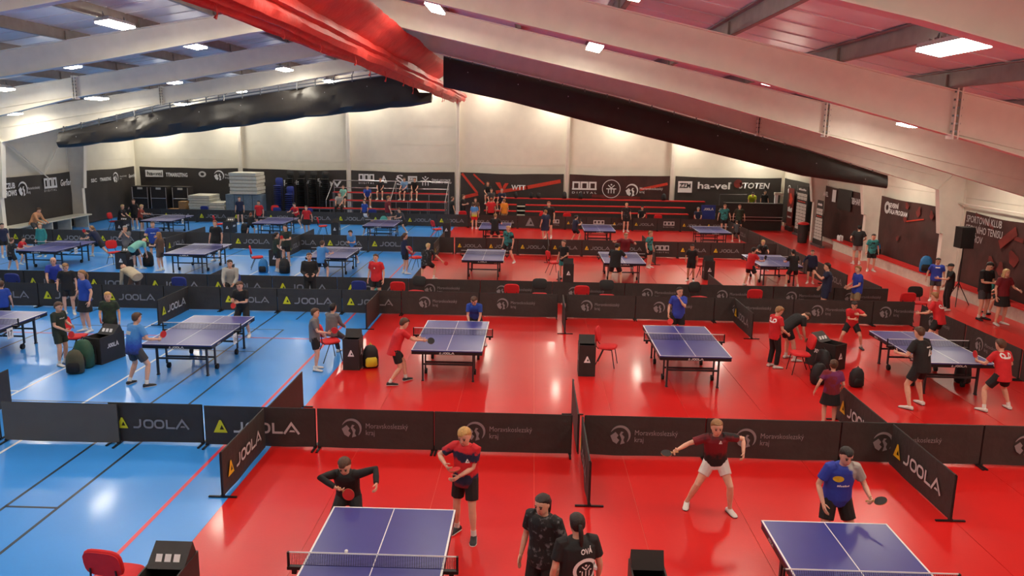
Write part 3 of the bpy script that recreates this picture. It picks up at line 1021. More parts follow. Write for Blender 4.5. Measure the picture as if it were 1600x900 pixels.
def make_stacking_chair(m):
    """light chair whose splayed legs nest outside the seat of the one below"""
    e = empty('stacking_chair')
    def pad(name, w_, d, h):
        rg = [(Vector((0, 0, -h / 2 + h * t)), Vector((1, 0, 0)), Vector((0, 1, 0)), w_ / 2 * k, d / 2 * k) for k, t in ((.95, 0), (1, .3), (1, .7), (.95, 1))]
        return MB().loft(rg, 18, .45).build(name, m, e, True)
    pad('seat', .44, .42, .03).location = (0, .01, .455)
    b = pad('backrest', .44, .32, .022)
    b.location = (0, -.315, .76)
    b.rotation_euler = (R(108), 0, 0)
    for x in (-1, 1):
        MB().tube([(x * .19, .12, .428), (x * .255, .15, .42), (x * .315, .225, 0)], .011, 6).build('leg', K['black'], e, True)
        MB().tube([(x * .19, -.1, .428), (x * .255, -.13, .42), (x * .315, -.225, 0)], .011, 6).build('leg', K['black'], e, True)
        MB().tube([(x * .15, -.05, .428), (x * .15, -.205, .43), (x * .15, -.232, .5), (x * .15, -.305, .725)], .01, 6).build('back_support', K['black'], e, True)
    MB().tube([(-.19, .14, .43), (-.19, -.14, .43), (.19, -.14, .43), (.19, .14, .43), (-.19, .14, .43)], .01, 6).build('seat_frame', K['black'], e, True)
    return e
CH = {c: make_chair(K['chair_' + c], K['chair_' + c], K['chair_' + c]) for c in ('red', 'blue')}
CH['stack_blue'] = make_stacking_chair(K['chair_blue'])
CH['stack_black'] = make_stacking_chair(K['chair_black'])
CH['mixed'] = make_chair(K['chair_red'], K['chair_black'], K['chair_black'])
USED = set()
def chair(c, p, face, label, group='padded stacking chairs about the hall', z=0):
    """face: heading in degrees, 0 = away from the camera (+y), 90 = +x"""
    rz = -R(face)
    if c not in USED:
        USED.add(c)
        o = CH[c]
        KIDS[o.name] = [(k, list(k.children)) for k in o.children]
        o.location = (*p, z)
        o.rotation_euler = (0, 0, rz)
        return tag(o, label, 'chair', group)
    return clone(CH[c], (*p, z), rz, label, group, 'chair')
AI = 'chair standing in the aisle between the two barrier rows'
for x, c in ((-13.0, 'blue'), (-16.2, 'blue'), (-5.0, 'blue'), (-3.55, 'red'), (-.0, 'red'), (2.05, 'red'), (7.1, 'red'), (11.0, 'red')):
    pass
for px, c, f in (((-15.30, 22.93), 'blue', 0), ((-10.32, 23.44), 'blue', 0), ((-5.01, 23.44), 'blue', 0), ((-3.87, 23.38), 'red', 0), ((-0.54, 23.36), 'red', 0), ((1.50, 23.31), 'red', 0), ((6.49, 23.38), 'red', 0), ((10.87, 23.63), 'red', 0)):
    chair(c, (px[0] * 1.03, 23.6), f, c + ' padded chair seen from behind in the aisle between barrier rows', 'chairs in the aisle between barrier rows')
for px, c, f in (((-3.41, 23.43), 'mixed', 200), ((0.28, 23.45), 'mixed', 180), ((2.28, 23.39), 'mixed', 180), ((5.00, 23.65), 'mixed', 150), ((11.41, 23.68), 'mixed', 180)):
    chair(c, (px[0] * 1.04, 24.1), f, 'chair with a red seat and black backrest in the aisle', 'chairs in the aisle between barrier rows')
chair('red', (-4.5, 7.95), 8, 'red padded chair beside the open black box at the front')
chair('red', (-4.71, 18.07), 55, 'red padded chair under the seated boy in grey')
chair('red', (1.85, 18.15), 105, 'empty red padded chair beside a black scoring box on red floor')
chair('red', (-10.72, 17.95), 90, 'red padded chair beside the green backpacks on blue floor')
chair('red', (6.27, 17.93), 272, 'red padded chair between the boy in red and a black backpack')
chair('red', (-16.39, 30.61), 120, 'red padded chair beside the bending person in mint')
chair('red', (-10.58, 30.13), 70, 'red padded chair beside two girls in dark shirts')
chair('red', (-4.54, 30.88), 60, 'red padded chair beside the girl standing with a ponytail, floor edge')
chair('red', (0.89, 30.38), 70, 'red padded chair beside the girl with blue and black shoes')
chair('red', (6.52, 30.48), 70, 'red padded chair beside the standing boy in dark kit')
chair('red', (-16.11, 40.43), 60, 'red padded chair beside a box behind the far blue tables')
chair('red', (-10.74, 40.49), 70, 'red padded chair beside the player in a red shirt and black skirt')
chair('red', (-4.80, 40.13), 60, 'red padded chair at the floor colour edge, far tables')
chair('red', ((-21.73, 40.60)[0], 40.75), 90, 'red padded chair under the seated umpire in black')
for x, c in ((-18.8, 'blue'), (-14.6, 'blue'), (-12.75, 'blue'), (-9.1, 'blue'), (-3.95, 'red'), (.65, 'red'), (2.0, 'red'), (7.15, 'red')):
    chair(c, (x, 45.4), 0, c + ' padded chair behind the barriers in front of the seating tiers', 'chairs behind the last barrier row')
chair('red', (9.48, 45.6), 190, 'red padded chair under the person in navy behind the last barriers', 'chairs behind the last barrier row')
chair('red', (6.31, 45.6), 200, 'red padded chair under the person in black before the red tiers', 'chairs behind the last barrier row')
chair('blue', ((-9.21, 0.70)[0], 23.85), 170, 'blue padded chair under the bearded man in the aisle', 'chairs in the aisle between barrier rows')
chair('blue', ((-14.70, 0.58)[0], 23.85), 160, 'blue padded chair under the bald man in the aisle', 'chairs in the aisle between barrier rows')

# ------------------------------------------------------------------ scoring boxes
def make_box(w_=.36, d=.44, h=.72, word=False):
    e = empty('scoring_box')
    t = .018
    MB().box((0, -d / 2, h / 2), (w_, t, h)).build('front_panel', K['box'], e)
    MB().box((0, d / 2, h / 2), (w_, t, h)).build('back_panel', K['box'], e)
    for s in (-1, 1):
        MB().box((s * w_ / 2, 0, h / 2), (t, d, h)).build('side_panel', K['box'], e)
    MB().box((0, 0, h * .72), (w_ - t, d - t, t)).build('shelf', K['box'], e)
    mb = MB()
    mb.prism([(-w_ / 2, .02, h - .02), (-w_ / 2, d / 2 - .02, h - .02), (-w_ / 2, d / 2 - .1, h + .17)], (w_, 0, 0))
    sc_ = mb.build('score_flap', K['box'], e)
    for k in range(3):
        c = put('score_card', plate_mesh(.07, .09, K['white']), sc_, (-.1 + k * .1, .035 + .075, h + .06))
        c.rotation_euler = (R(-34), 0, 0)
    put('triangle_emblem', tri_mesh(.15, .15, K['white']), e, (0, -d / 2 - .011, h * .55))
    for s in (-1, 1):
        if word:
            put('lettering', word_mesh(.36, .1, K['white']), e, (s * (w_ / 2 + .011), 0, h * .62), s * math.pi / 2)
        else:
            put('triangle_emblem', tri_mesh(.15, .15, K['white']), e, (s * (w_ / 2 + .011), 0, h * .55), s * math.pi / 2)
    return e
BX = make_box()
BW = make_box(.42, .78, .62, True)
for i, (p, rz, lb) in enumerate((
        ((-4.03, 17.5), 0, 'black scoring box with white triangle beside the seated boy in grey'),
        ((1.31, 17.45), 0, 'black scoring box with white triangle beside the empty red chair'),
        ((1.35, 7.95), 0, 'black scoring box next to the two women in black'),
        (((1.37, 30.58)[0], 28.6), 0, 'black scoring box behind the girl with blue and black shoes'),
        ((6.75, 29.97), 0, 'black scoring box beside the standing boy in dark kit'),
        ((-4.37, 40.70), 0, 'black scoring box at the floor colour edge, far tables'),
        ((-9.98, 40.09), 0, 'black scoring box beside the far red chair on blue'))):
    o = BX if i == 0 else clone(BX, (0, 0, 0))
    if i == 0: KIDS[BX.name] = [(k, list(k.children)) for k in BX.children]
    o.location = (*p, 0)
    o.rotation_euler = (0, 0, rz)
    tag(o, lb, 'scoring box', 'black scoring boxes')
for i, (p, rz, lb) in enumerate((
        ((-3.95, 7.85), 0, 'wide open black box beside the red chair at the front'),
        ((-9.87, 17.64), -12, 'wide black box with white lettering beside the green backpacks'),
        ((7.08, 18.51), 35, 'wide black box with score cards behind the girl in purple'),
        ((-15.57, 29.81), 0, 'wide black box behind the bending person in mint'),
        ((-10.16, 31.25), 0, 'wide black box behind the two girls in dark shirts'),
        ((-20.85, 39.9), 0, 'wide black box with white lettering beside the seated umpire'),
        ((-15.58, 40.51), 0, 'wide black box with lettering behind the far blue tables'))):
    o = BW if i == 0 else clone(BW, (0, 0, 0))
    if i == 0: KIDS[BW.name] = [(k, list(k.children)) for k in BW.children]
    o.location = (*p, 0)
    o.rotation_euler = (0, 0, R(rz))
    tag(o, lb, 'scoring box', 'black scoring boxes')
# ------------------------------------------------------------------ people
def ik(a, b, l1, l2, pole):
    """middle joint of a two-bone chain from a to b bending towards pole; returns (joint, end)"""
    d = b - a
    L = d.length
    mx = (l1 + l2) * .995
    if L > mx:
        d = d * (mx / L)
        L = mx
        b = a + d
    L = max(L, abs(l1 - l2) + .01)
    n = d.normalized()
    x = (l1 * l1 - l2 * l2 + L * L) / (2 * L)
    h = math.sqrt(max(0, l1 * l1 - x * x))
    p = pole - n * pole.dot(n)
    if p.length < 1e-4:
        p = n.orthogonal()
    return a + n * x + p.normalized() * h, b
def limb(mb, pts, rad, n=8, ry=None):
    """smooth tapered limb through joints"""
    P = [Vector(p) for p in pts]
    mb.tube(P, rad, n)
POSES = dict(
    stand=dict(lean=.03, feet=((-.07, 0), (.07, .02))),
    ready=dict(drop=.08, lean=.5, feet=((-.17, 0), (.17, .03)), hr=(.05, .22, -.13), hl=(-.02, .22, -.15), look=-.15),
    sit=dict(sit=.46, lean=.12, feet=((-.09, .27), (.09, .25)), hr=(-.02, .2, -.22), hl=(.02, .2, -.22)),
    bend=dict(drop=.02, lean=1.25, feet=((-.1, 0), (.1, .02)), hr=(0, .05, -.3), hl=(0, .08, -.3), look=-.3),
)
SHOE_W = mat('shoe_white', (226, 224, 218), .55, var=.04)
SHOE_B = mat('shoe_black', (30, 32, 36), .55, var=.06)
SKIN = {'a': mat('skin_a', (222, 172, 146), .55, var=.05, scale=20), 'b': mat('skin_b', (204, 150, 122), .55, var=.05, scale=20),
        'c': mat('skin_c', (190, 134, 104), .55, var=.05, scale=20)}
HAIR = {'blond': (196, 152, 88), 'brown': (84, 56, 38), 'dark': (38, 28, 24), 'light': (150, 110, 68), 'grey': (150, 148, 144), 'black': (22, 19, 18), 'red': (140, 70, 40), 'pale': (214, 184, 130)}
HAIR = {k: mat('hair_' + k, v, .5, var=.25, scale=60, bump=.4, bscale=90) for k, v in HAIR.items()}
COL = dict(black=(26, 26, 28), navy=(30, 36, 66), red=(206, 34, 42), maroon=(120, 24, 36), blue=(36, 74, 170), lblue=(74, 140, 205), grey=(108, 108, 112), dgrey=(66, 66, 70),
           green=(44, 62, 42), dgreen=(36, 48, 38), white=(222, 220, 216), mint=(130, 196, 180), teal=(50, 140, 140), purple=(110, 36, 92), orange=(226, 140, 40), rust=(140, 56, 44), tan=(190, 176, 150), khaki=(150, 132, 100),
           brown=(96, 74, 60), skyblue=(120, 160, 200), yellow=(196, 210, 40), lgrey=(168, 166, 160), peach=(206, 146, 104), royal=(44, 66, 172))
def cloth(c):
    return mat('cloth_' + c, COL[c], .75, var=.1, scale=7, bump=.25, bscale=22)
def two_tone(name, c1, c2, sc_=9, t=.5):
    """printed cloth: two colours in soft streaks"""
    if name in MATS:
        return MATS[name]
    m = mat(name, COL[c1], .75, var=.1, scale=sc_, bump=.2, bscale=22)
    r = next(n for n in m.node_tree.nodes if n.type == 'VALTORGB')
    r.color_ramp.elements[0].position = t - .06
    r.color_ramp.elements[1].position = t + .06
    r.color_ramp.elements[0].color = (*lin(COL[c1]), 1)
    r.color_ramp.elements[1].color = (*lin(COL[c2]), 1)
    return m
def banded(name, w_, stops):
    """cloth printed in bands: w_ weights the local x/y/z, stops are (value, colour)"""
    m = mat(name, COL[stops[0][1]], .75, var=.1, scale=14, bump=.2, bscale=22)
    nt = m.node_tree
    r = next(n for n in nt.nodes if n.type == 'VALTORGB')
    tc = nt.nodes['Texture Coordinate']
    d = nt.nodes.new('ShaderNodeVectorMath')
    d.operation = 'DOT_PRODUCT'
    d.inputs[1].default_value = w_
    nt.links.new(tc.outputs['Object'], d.inputs[0])
    n = next(n for n in nt.nodes if n.type == 'TEX_NOISE')
    a = nt.nodes.new('ShaderNodeMath')
    a.operation = 'MULTIPLY_ADD'
    a.inputs[1].default_value = .1
    nt.links.new(n.outputs['Fac'], a.inputs[0])
    nt.links.new(d.outputs['Value'], a.inputs[2])
    r2 = nt.nodes.new('ShaderNodeValToRGB')
    r2.color_ramp.interpolation = 'LINEAR'
    el = r2.color_ramp.elements
    while len(el) < len(stops):
        el.new(.5)
    for e_, (v, c) in zip(el, stops):
        e_.position = v
        e_.color = (*lin(COL[c]), 1)
    nt.links.new(a.outputs[0], r2.inputs[0])
    b = nt.nodes['Principled BSDF']
    nt.links.new(r2.outputs[0], b.inputs['Base Color'])
    return m
banded('print_red_navy', (0, 0, .5), [(.42, 'maroon'), (.46, 'navy'), (.5, 'navy'), (.52, 'red'), (.6, 'red'), (.615, 'navy'), (.655, 'navy'), (.67, 'red')])
banded('print_black_red', (0, 0, .5), [(.47, 'black'), (.52, 'maroon'), (.61, 'maroon'), (.65, 'black')])
banded('print_blue_white', (-.9, 0, .5), [(.7, 'royal'), (.74, 'royal'), (.76, 'lgrey'), (.84, 'lgrey')])
banded('print_grad', (0, 0, .5), [(.42, 'yellow'), (.5, 'tan'), (.56, 'lblue')])
banded('print_lblue', (0, 0, .5), [(.4, 'navy'), (.5, 'blue'), (.6, 'lblue'), (.68, 'lblue')])
two_tone('print_black_white', 'black', 'grey', 16, .63)
two_tone('print_green', 'dgreen', 'green', 10, .5)
two_tone('print_teal_black', 'teal', 'black', 8, .55)
two_tone('print_purple', 'purple', 'maroon', 7, .5)
def cmat(c):
    return MATS[c] if c.startswith('print_') else cloth(c)
PEND = []       # (object, voxel) waiting for the remesh pass
PEOPLE = {}
def hand_geo(mb, w, d, n, s, hl, curl):
    """palm and five bent fingers; w wrist, d along the fingers, n palm normal (the side fingers close on), s thumb side"""
    pal = hl * .5
    mb.loft([(w - d * .02 * hl, s, n, hl * .15, hl * .12), (w + d * pal * .35, s, n, hl * .2, hl * .11), (w + d * pal * .8, s, n, hl * .23, hl * .1), (w + d * pal * 1.02, s, n, hl * .21, hl * .08)], 8)
    for k, (o, L) in enumerate(((.165, .44), (.055, .5), (-.055, .46), (-.16, .36))):
        p = w + d * pal * .95 + s * (o * hl)
        pts = [p]
        a = curl * .55
        for seg, f in ((.42, 1), (.32, 1.7), (.26, 2.2)):
            dd = d * math.cos(a * f) + n * math.sin(a * f)
            p = p + dd * (L * hl * seg)
            pts.append(p)
        mb.tube(pts, [hl * .052, hl * .05, hl * .045, hl * .034], 5)
    p = w + d * pal * .25 + s * (hl * .17)
    t1 = (d * .6 + s * .75 + n * .3).normalized()
    t2 = (d * .85 + s * .25 + n * (.2 + .5 * min(1, curl))).normalized()
    mb.tube([p, p + t1 * hl * .2, p + t1 * hl * .2 + t2 * hl * .2, p + t1 * hl * .2 + t2 * hl * .34], [hl * .07, hl * .06, hl * .05, hl * .036], 5)
def person(xy, H, face, label, pose='stand', shirt='black', shorts='black', hair='brown', style='short', skin='a', shoes='w', sleeve='short', legs='shorts',
           bat=None, z=0, group=None, socks='white', kid=None, head_yaw=0, near=None, batdir=None, **kw):
    q = dict(POSES['stand'])
    q.update(POSES[pose])
    q.update(kw)
    H = max(1.2, min(1.95, H))
    X, Y = xy
    dist = Y
    if near is None:
        near = dist < 20
    vox = (.0095 if dist < 13 else .012 if dist < 20 else .018 if dist < 33 else .024)
    kid = (H < 1.6) if kid is None else kid
    e = empty('person', (X, Y, z), -R(face))
    tag(e, label, 'person', group)
    V = Vector
    ub = V((0, 0, 1))
    # ---- skeleton
    drop, lean, sidel, tw = q.get('drop', 0), q.get('lean', 0), q.get('side', 0), q.get('twist', 0)
    thigh, shank, ank = .245 * H, .24 * H, .045 * H
    hipz = .525 * H - drop * H
    if 'sit' in q:
        hipz = q['sit'] + .075 * H
    fy = q.get('hipy', 0) * H
    hipx = q.get('hipx', (q['feet'][0][0] + q['feet'][1][0]) / 2 if 'sit' not in q else 0) * H
    if 'sit' not in q and 'hipy' not in q:
        fy = ((q['feet'][0][1] + q['feet'][1][1]) / 2 - .12 * min(1, max(0, lean))) * H
    pel = V((hipx, fy, hipz))
    U = V((math.sin(sidel), math.sin(lean) * math.cos(sidel), math.cos(lean) * math.cos(sidel))).normalized()
    Rt = V((1, 0, 0))
    Rt = (Rt - U * Rt.dot(U)).normalized()
    Rt = Matrix.Rotation(-tw, 3, U) @ Rt
    F = U.cross(Rt)
    Rp = Matrix.Rotation(tw * .6, 3, U) @ Rt
    Fp = ub.cross(Rp).normalized() if abs(lean) < .9 else U.cross(Rp)
    tl = .305 * H
    wide = q.get('wide', 1.0) * (.96 if kid else 1)
    def tp(t):
        return pel + U * (tl * t) + F * (.012 * H * math.sin(max(0, min(1, t)) * math.pi) * -1)
    # ---- legs
    hips = [pel + Rp * (s * .052 * H) for s in (-1, 1)]
    legsJ = []
    for i, s in enumerate((-1, 1)):
        fx, fyy = q['feet'][i]
        lift = q.get('lift', (0, 0))[i] * H
        an = V((fx * H, fyy * H, ank + lift))
        kn, an = ik(hips[i], an, thigh, shank, V((s * .18 + (fx - hipx / H) * .6, 1, .1)))
        legsJ.append((hips[i], kn, an))
    # ---- arms
    sh = [tp(.9) + Rt * (s * .102 * H * wide) for s in (-1, 1)]
    ua, fa = .165 * H, .15 * H
    dflt = {0: (-.055, .03, -.3), 1: (.055, .03, -.3)}
    arms = []
    for i, s in enumerate((-1, 1)):
        h = q.get('hl' if i == 0 else 'hr', dflt[i])
        # arm targets are given from the shoulder in (outwards-to-right, forward, up), upright axes for up
        fw = V((F.x, F.y, 0))
        fw = fw.normalized() if fw.length > .3 else V((0, 1, 0))
        rr = V((fw.y, -fw.x, 0))
        w_ = sh[i] + (rr * h[0] + fw * h[1] + ub * h[2]) * H
        pole = q.get('pl' if i == 0 else 'pr', None)
        pole = (rr * pole[0] + fw * pole[1] + ub * pole[2]) if pole else (rr * (s * .5) - fw * .8 - ub * .45)
        el, w_ = ik(sh[i], w_, ua, fa, pole)
        arms.append((sh[i], el, w_))
    # ---- head
    ks = 1.1 if kid else 1.0
    hh = .134 * H * ks
    look = q.get('look', 0)
    nb = tp(.98)
    hdir = (U * .55 + ub * .45 if lean < 1 else U * .9 + ub * .1).normalized()
    hy = head_yaw
    hF = Matrix.Rotation(-R(hy), 3, 'Z') @ V((F.x, F.y, 0)).normalized() if V((F.x, F.y, 0)).length > .2 else F
    hU = (hdir * .5 + ub * .5).normalized() if lean < 1 else (U * .8 + F * .4).normalized()
    hR = hF.cross(hU).normalized()
    hF = hU.cross(hR).normalized()
    rot = Matrix.Rotation(look, 3, hR)
    hF, hU = rot @ hF, rot @ hU
    hc = nb + hdir * (.035 * H) + hU * (.052 * H) + hF * (.012 * H)
    def hp(x, y, zz):
        return hc + hR * (x * hh) + hF * (y * hh) + hU * (zz * hh)
    # ---- body (skin)
    mb = MB()
    tors = [(-.14, .088, .066), (0, .1, .07), (.3, .08, .058), (.62, .096, .066), (.84, .1, .06), (.96, .06, .045)]
    mb.loft([(tp(t), Rt if t > .3 else Rp, F if t > .3 else Fp, a * H * wide, b * H * wide) for t, a, b in tors], 14)
    mb.tube([tp(.9), nb + hdir * .01 * H, hc + hU * (-.15 * hh) - hF * .1 * hh], [.036 * H, .03 * H, .031 * H], 10)
    hr_ = [(-.5, .05, .1, .12, .1), (-.44, .17, .2, .09, 0), (-.3, .27, .31, .05, 0), (-.1, .325, .385, .0, 0), (.1, .34, .42, -.02, 0), (.28, .33, .42, -.03, 0), (.42, .24, .31, -.03, 0), (.5, .08, .1, -.03, 0)]
    mb.loft([(hp(0, f, t), hR, hF, a * hh, b * hh) for t, a, b, f, _ in hr_], 14)
    mb.loft([(hp(0, .33, .1), hR, hU, .035 * hh, .03 * hh), (hp(0, .43, -.06), hR, hU, .06 * hh, .05 * hh), (hp(0, .47, -.1), hR, hU, .03 * hh, .03 * hh)], 6)
    for s in (-1, 1):
        mb.loft([(hp(s * .3, -.03, .02), hF, hU, .09 * hh, .13 * hh), (hp(s * .37, -.05, .02), hF, hU, .075 * hh, .12 * hh)], 8)
    for (a, b, c) in arms:
        limb(mb, [a, a + (b - a) * .4, b, b + (c - b) * .3, b + (c - b) * .8, c], [.03 * H, .029 * H, .022 * H, .0235 * H, .017 * H, .0155 * H])
    bw = q.get('legw', 1)
    for (a, b, c) in legsJ:
        limb(mb, [a, a + (b - a) * .4, b, b + (c - b) * .32, b + (c - b) * .8, c, c - V((0, 0, .02 * H))],
             [.053 * H * bw, .047 * H * bw, .033 * H * bw, .034 * H * bw, .022 * H * bw, .021 * H, .022 * H], 10)
    body = mb.build('body', SKIN[skin], e, True)
    PEND.append((body, vox))
    hb = MB()
    grip = {0: q.get('curl_l', .5), 1: q.get('curl_r', .5)}
    if bat:
        grip[1 if bat[0] == 'r' else 0] = 1.25
    hands = []
    for i, (a, b, c) in enumerate(arms):
        d = (c - b).normalized()
        inw = Rt * (1 if i == 0 else -1)
        n = (inw - d * inw.dot(d)).normalized()
        s_ = n.cross(d) * (1 if i == 0 else -1)
        if s_.dot(F) < 0 and abs(d.z) > .5:
            s_ = -s_
        hand_geo(hb, c, d, n, s_, .098 * H, grip[i])
        hands.append((c + d * .045 * H + n * .012 * H, d, n, s_))
    PEOPLE[body.name] = hb
    # ---- shirt
    mb = MB()
    g = .011 * H
    sw = q.get('shirtw', 1.04)
    hem = q.get('hem', -.2 if legs != 'skirt' else -.12)
    ts = [(hem, .098, .074), (0, .103, .076), (.3, .094, .07), (.62, .1, .072), (.84, .104, .066), (.95, .068, .052), (.99, .042, .042)]
    mb.loft([(tp(t), Rt if t > .3 else Rp, F if t > .3 else Fp, a * H * wide * sw + g, b * H * wide * sw + g * .8) for t, a, b in ts], 16)
    for i, (a, b, c) in enumerate(arms):
        inn = a - Rt * ((-1 if i == 0 else 1) * .04 * H) + U * .004 * H
        if sleeve == 'long':
            mb.tube([inn, a, a + (b - a) * .5, b, b + (c - b) * .5, c - (c - b) * .04], [.046 * H, .042 * H, .036 * H, .031 * H, .028 * H, .024 * H], 10)
        elif sleeve == 'short':
            mb.tube([inn, a, a + (b - a) * .4, a + (b - a) * .68], [.046 * H, .044 * H, .041 * H, .041 * H], 10)
        else:
            mb.tube([inn, a, a + (b - a) * .12], [.045 * H, .04 * H, .036 * H], 10)
    so = mb.build('shirt', cmat(shirt), e, True)
    PEND.append((so, vox))
    # ---- lower garment
    mb = MB()
    if legs == 'skirt':
        cen = (legsJ[0][1] + legsJ[1][1]) / 2
        dn = (cen - pel).normalized()
        mb.loft([(pel + U * .05 * H, Rp, Fp, .1 * H, .074 * H), (pel, Rp, Fp, .112 * H, .084 * H), (pel + dn * .1 * H, Rp, Fp, .128 * H, .098 * H), (pel + dn * .19 * H, Rp, Fp, .145 * H, .112 * H)], 16)
        nm = 'skirt'
    else:
        mb.loft([(pel + U * .04 * H, Rp, Fp, .104 * H * wide, .077 * H * wide), (pel - U * .02 * H, Rp, Fp, .108 * H * wide, .08 * H * wide), (pel - ub * .055 * H, Rp, Fp, .1 * H * wide, .074 * H * wide)], 14)
        fr = q.get('shortlen', .72)
        for (a, b, c) in legsJ:
            if legs == 'trousers':
                mb.tube([a + ub * .02 * H, a + (b - a) * .4, b, b + (c - b) * .5, c + (b - c) * .06], [.062 * H, .055 * H, .044 * H, .04 * H, .037 * H], 10)
            else:
                mb.tube([a + ub * .02 * H, a + (b - a) * .35, a + (b - a) * fr], [.062 * H * bw, .06 * H * bw, .057 * H * bw], 10)
        nm = 'trousers' if legs == 'trousers' else 'shorts'
    lo = mb.build(nm, cmat(shorts), e, True)
    PEND.append((lo, vox))
    # ---- shoes and socks
    for i, (a, b, c) in enumerate(legsJ):
        sgn = -1 if i == 0 else 1
        sp = q.get('splay', .3) * sgn
        fd = V((math.sin(sp), math.cos(sp), 0))
        fs = V((fd.y, -fd.x, 0))
        g0 = V((c.x, c.y, c.z - ank))
        tilt = q.get('lift', (0, 0))[i] * -1.5
        mb = MB()
        for t, wd, ht in ((-.042, .017, .03), (-.034, .025, .042), (0, .026, .05), (.04, .027, .036), (.08, .03, .027), (.108, .024, .02), (.118, .012, .012)):
            mb.v = mb.v
        rg = [(g0 + fd * (t * H) + ub * (ht * H / 2 + tilt * t * H * .3), fs, ub, wd * H, ht * H / 2) for t, wd, ht in
              ((-.046, .012, .022), (-.038, .025, .042), (0, .027, .052), (.04, .028, .036), (.08, .031, .027), (.108, .024, .02), (.118, .01, .01))]
        mb.loft(rg, 10, .3)
        sho = mb.build('shoe', SHOE_W if shoes == 'w' else SHOE_B, e, True)
        if near:
            MB().loft([(g0 + fd * (t * H) + ub * (.005 * H), fs, fd, .001, .001) if 0 else (g0 + fd * (t * H) + ub * (.0045 * H), fs, ub, wd * H, .0045 * H) for t, wd in ((-.047, .012), (-.038, .027), (0, .029), (.04, .03), (.08, .033), (.11, .025), (.12, .01))], 8, .3).build('sole', SHOE_B if shoes == 'w' else SHOE_W, sho, True)
        if legs != 'trousers' and socks:
            up = (b - c).normalized()
            MB().tube([c - ub * .012 * H, c + up * .02 * H, c + up * .045 * H], [.025 * H, .0245 * H, .0255 * H], 10).build('sock', SHOE_W if socks == 'white' else SHOE_B, e, True)
    # ---- hair
    if style != 'bald':
        mb = MB()
        hm = HAIR[hair]
        if style == 'cap':
            hm = cloth('black')
            mb.loft([(hp(0, -.02, .16), hR, hF, .36 * hh, .45 * hh), (hp(0, -.02, .32), hR, hF, .35 * hh, .43 * hh), (hp(0, -.03, .46), hR, hF, .25 * hh, .32 * hh), (hp(0, -.03, .53), hR, hF, .07 * hh, .1 * hh)], 12)
            mb.loft([(hp(0, .3, .2), hR, hU, .3 * hh, .02 * hh), (hp(0, .55, .17), hR, hU, .26 * hh, .02 * hh), (hp(0, .68, .15), hR, hU, .12 * hh, .015 * hh)], 10)
        else:
            full = 1.04 if style != 'long' else 1.08
            mb.loft([(hp(0, -.24, -.24), hR, hF, .2 * hh * full, .16 * hh), (hp(0, -.2, -.08), hR, hF, .33 * hh * full, .26 * hh), (hp(0, -.16, .1), hR, hF, .37 * hh * full, .32 * hh),
                     (hp(0, -.09, .27), hR, hF, .365 * hh * full, .4 * hh), (hp(0, -.03, .4), hR, hF, .32 * hh * full, .39 * hh), (hp(0, -.03, .52), hR, hF, .19 * hh, .25 * hh), (hp(0, -.03, .565), hR, hF, .05 * hh, .08 * hh)], 14)
            if style == 'short':
                mb.loft([(hp(.03, .2, .44), hR, hU, .24 * hh, .1 * hh), (hp(.03, .35, .38), hR, hU, .2 * hh, .07 * hh), (hp(.05, .41, .31), hR, hU, .13 * hh, .04 * hh)], 8)
            if style == 'long':
                mb.loft([(hp(0, -.3, .1), hR, hF, .33 * hh, .15 * hh), (hp(0, -.36, -.4), hR, hF, .34 * hh, .13 * hh), (hp(0, -.36, -.9), hR, hF, .3 * hh, .11 * hh), (hp(0, -.34, -1.5), hR, hF, .2 * hh, .08 * hh), (hp(0, -.33, -1.8), hR, hF, .05 * hh, .03 * hh)], 10)
                for s in (-1, 1):
                    mb.loft([(hp(s * .25, 0, .25), hR, hF, .12 * hh, .25 * hh), (hp(s * .36, -.06, -.1), hR, hF, .07 * hh, .2 * hh), (hp(s * .33, -.1, -.7), hR, hF, .08 * hh, .15 * hh), (hp(s * .28, -.1, -1.1), hR, hF, .04 * hh, .08 * hh)], 8)
            if style == 'pony':
                mb.tube([hp(0, -.4, .12), hp(0, -.58, .1), hp(0, -.66, -.2), hp(.03, -.6, -.7), hp(.05, -.55, -1.05)], [.07 * hh, .1 * hh, .12 * hh, .1 * hh, .03 * hh], 8)
            if style == 'bun':
                mb.ball(hp(0, -.45, .28), .16 * hh, 8, 6)
        mb.build('hair' if style != 'cap' else 'cap', hm, e, True)
    # ---- face
    if dist < 27:
        for s in (-1, 1):
            MB().loft([(hp(s * .14, .345, .03), hR, hU, .055 * hh, .03 * hh), (hp(s * .14, .392, .03), hR, hU, .05 * hh, .026 * hh)], 8).build('eye', HAIR['black'], e, True)
            MB().loft([(hp(s * .07, .385, .13), hF, hU, .03 * hh, .016 * hh), (hp(s * .15, .385, .14), hF, hU, .03 * hh, .018 * hh), (hp(s * .22, .35, .115), hF, hU, .03 * hh, .012 * hh)], 6).build('eyebrow', HAIR['dark' if hair in ('dark', 'black') else 'brown'], e, True)
        MB().loft([(hp(-.09, .36, -.27), hF, hU, .02 * hh, .012 * hh), (hp(0, .4, -.272), hF, hU, .03 * hh, .022 * hh), (hp(.09, .36, -.27), hF, hU, .02 * hh, .012 * hh)], 6).build('mouth', mat('lips', (172, 92, 84), .5, var=.05), e, True)
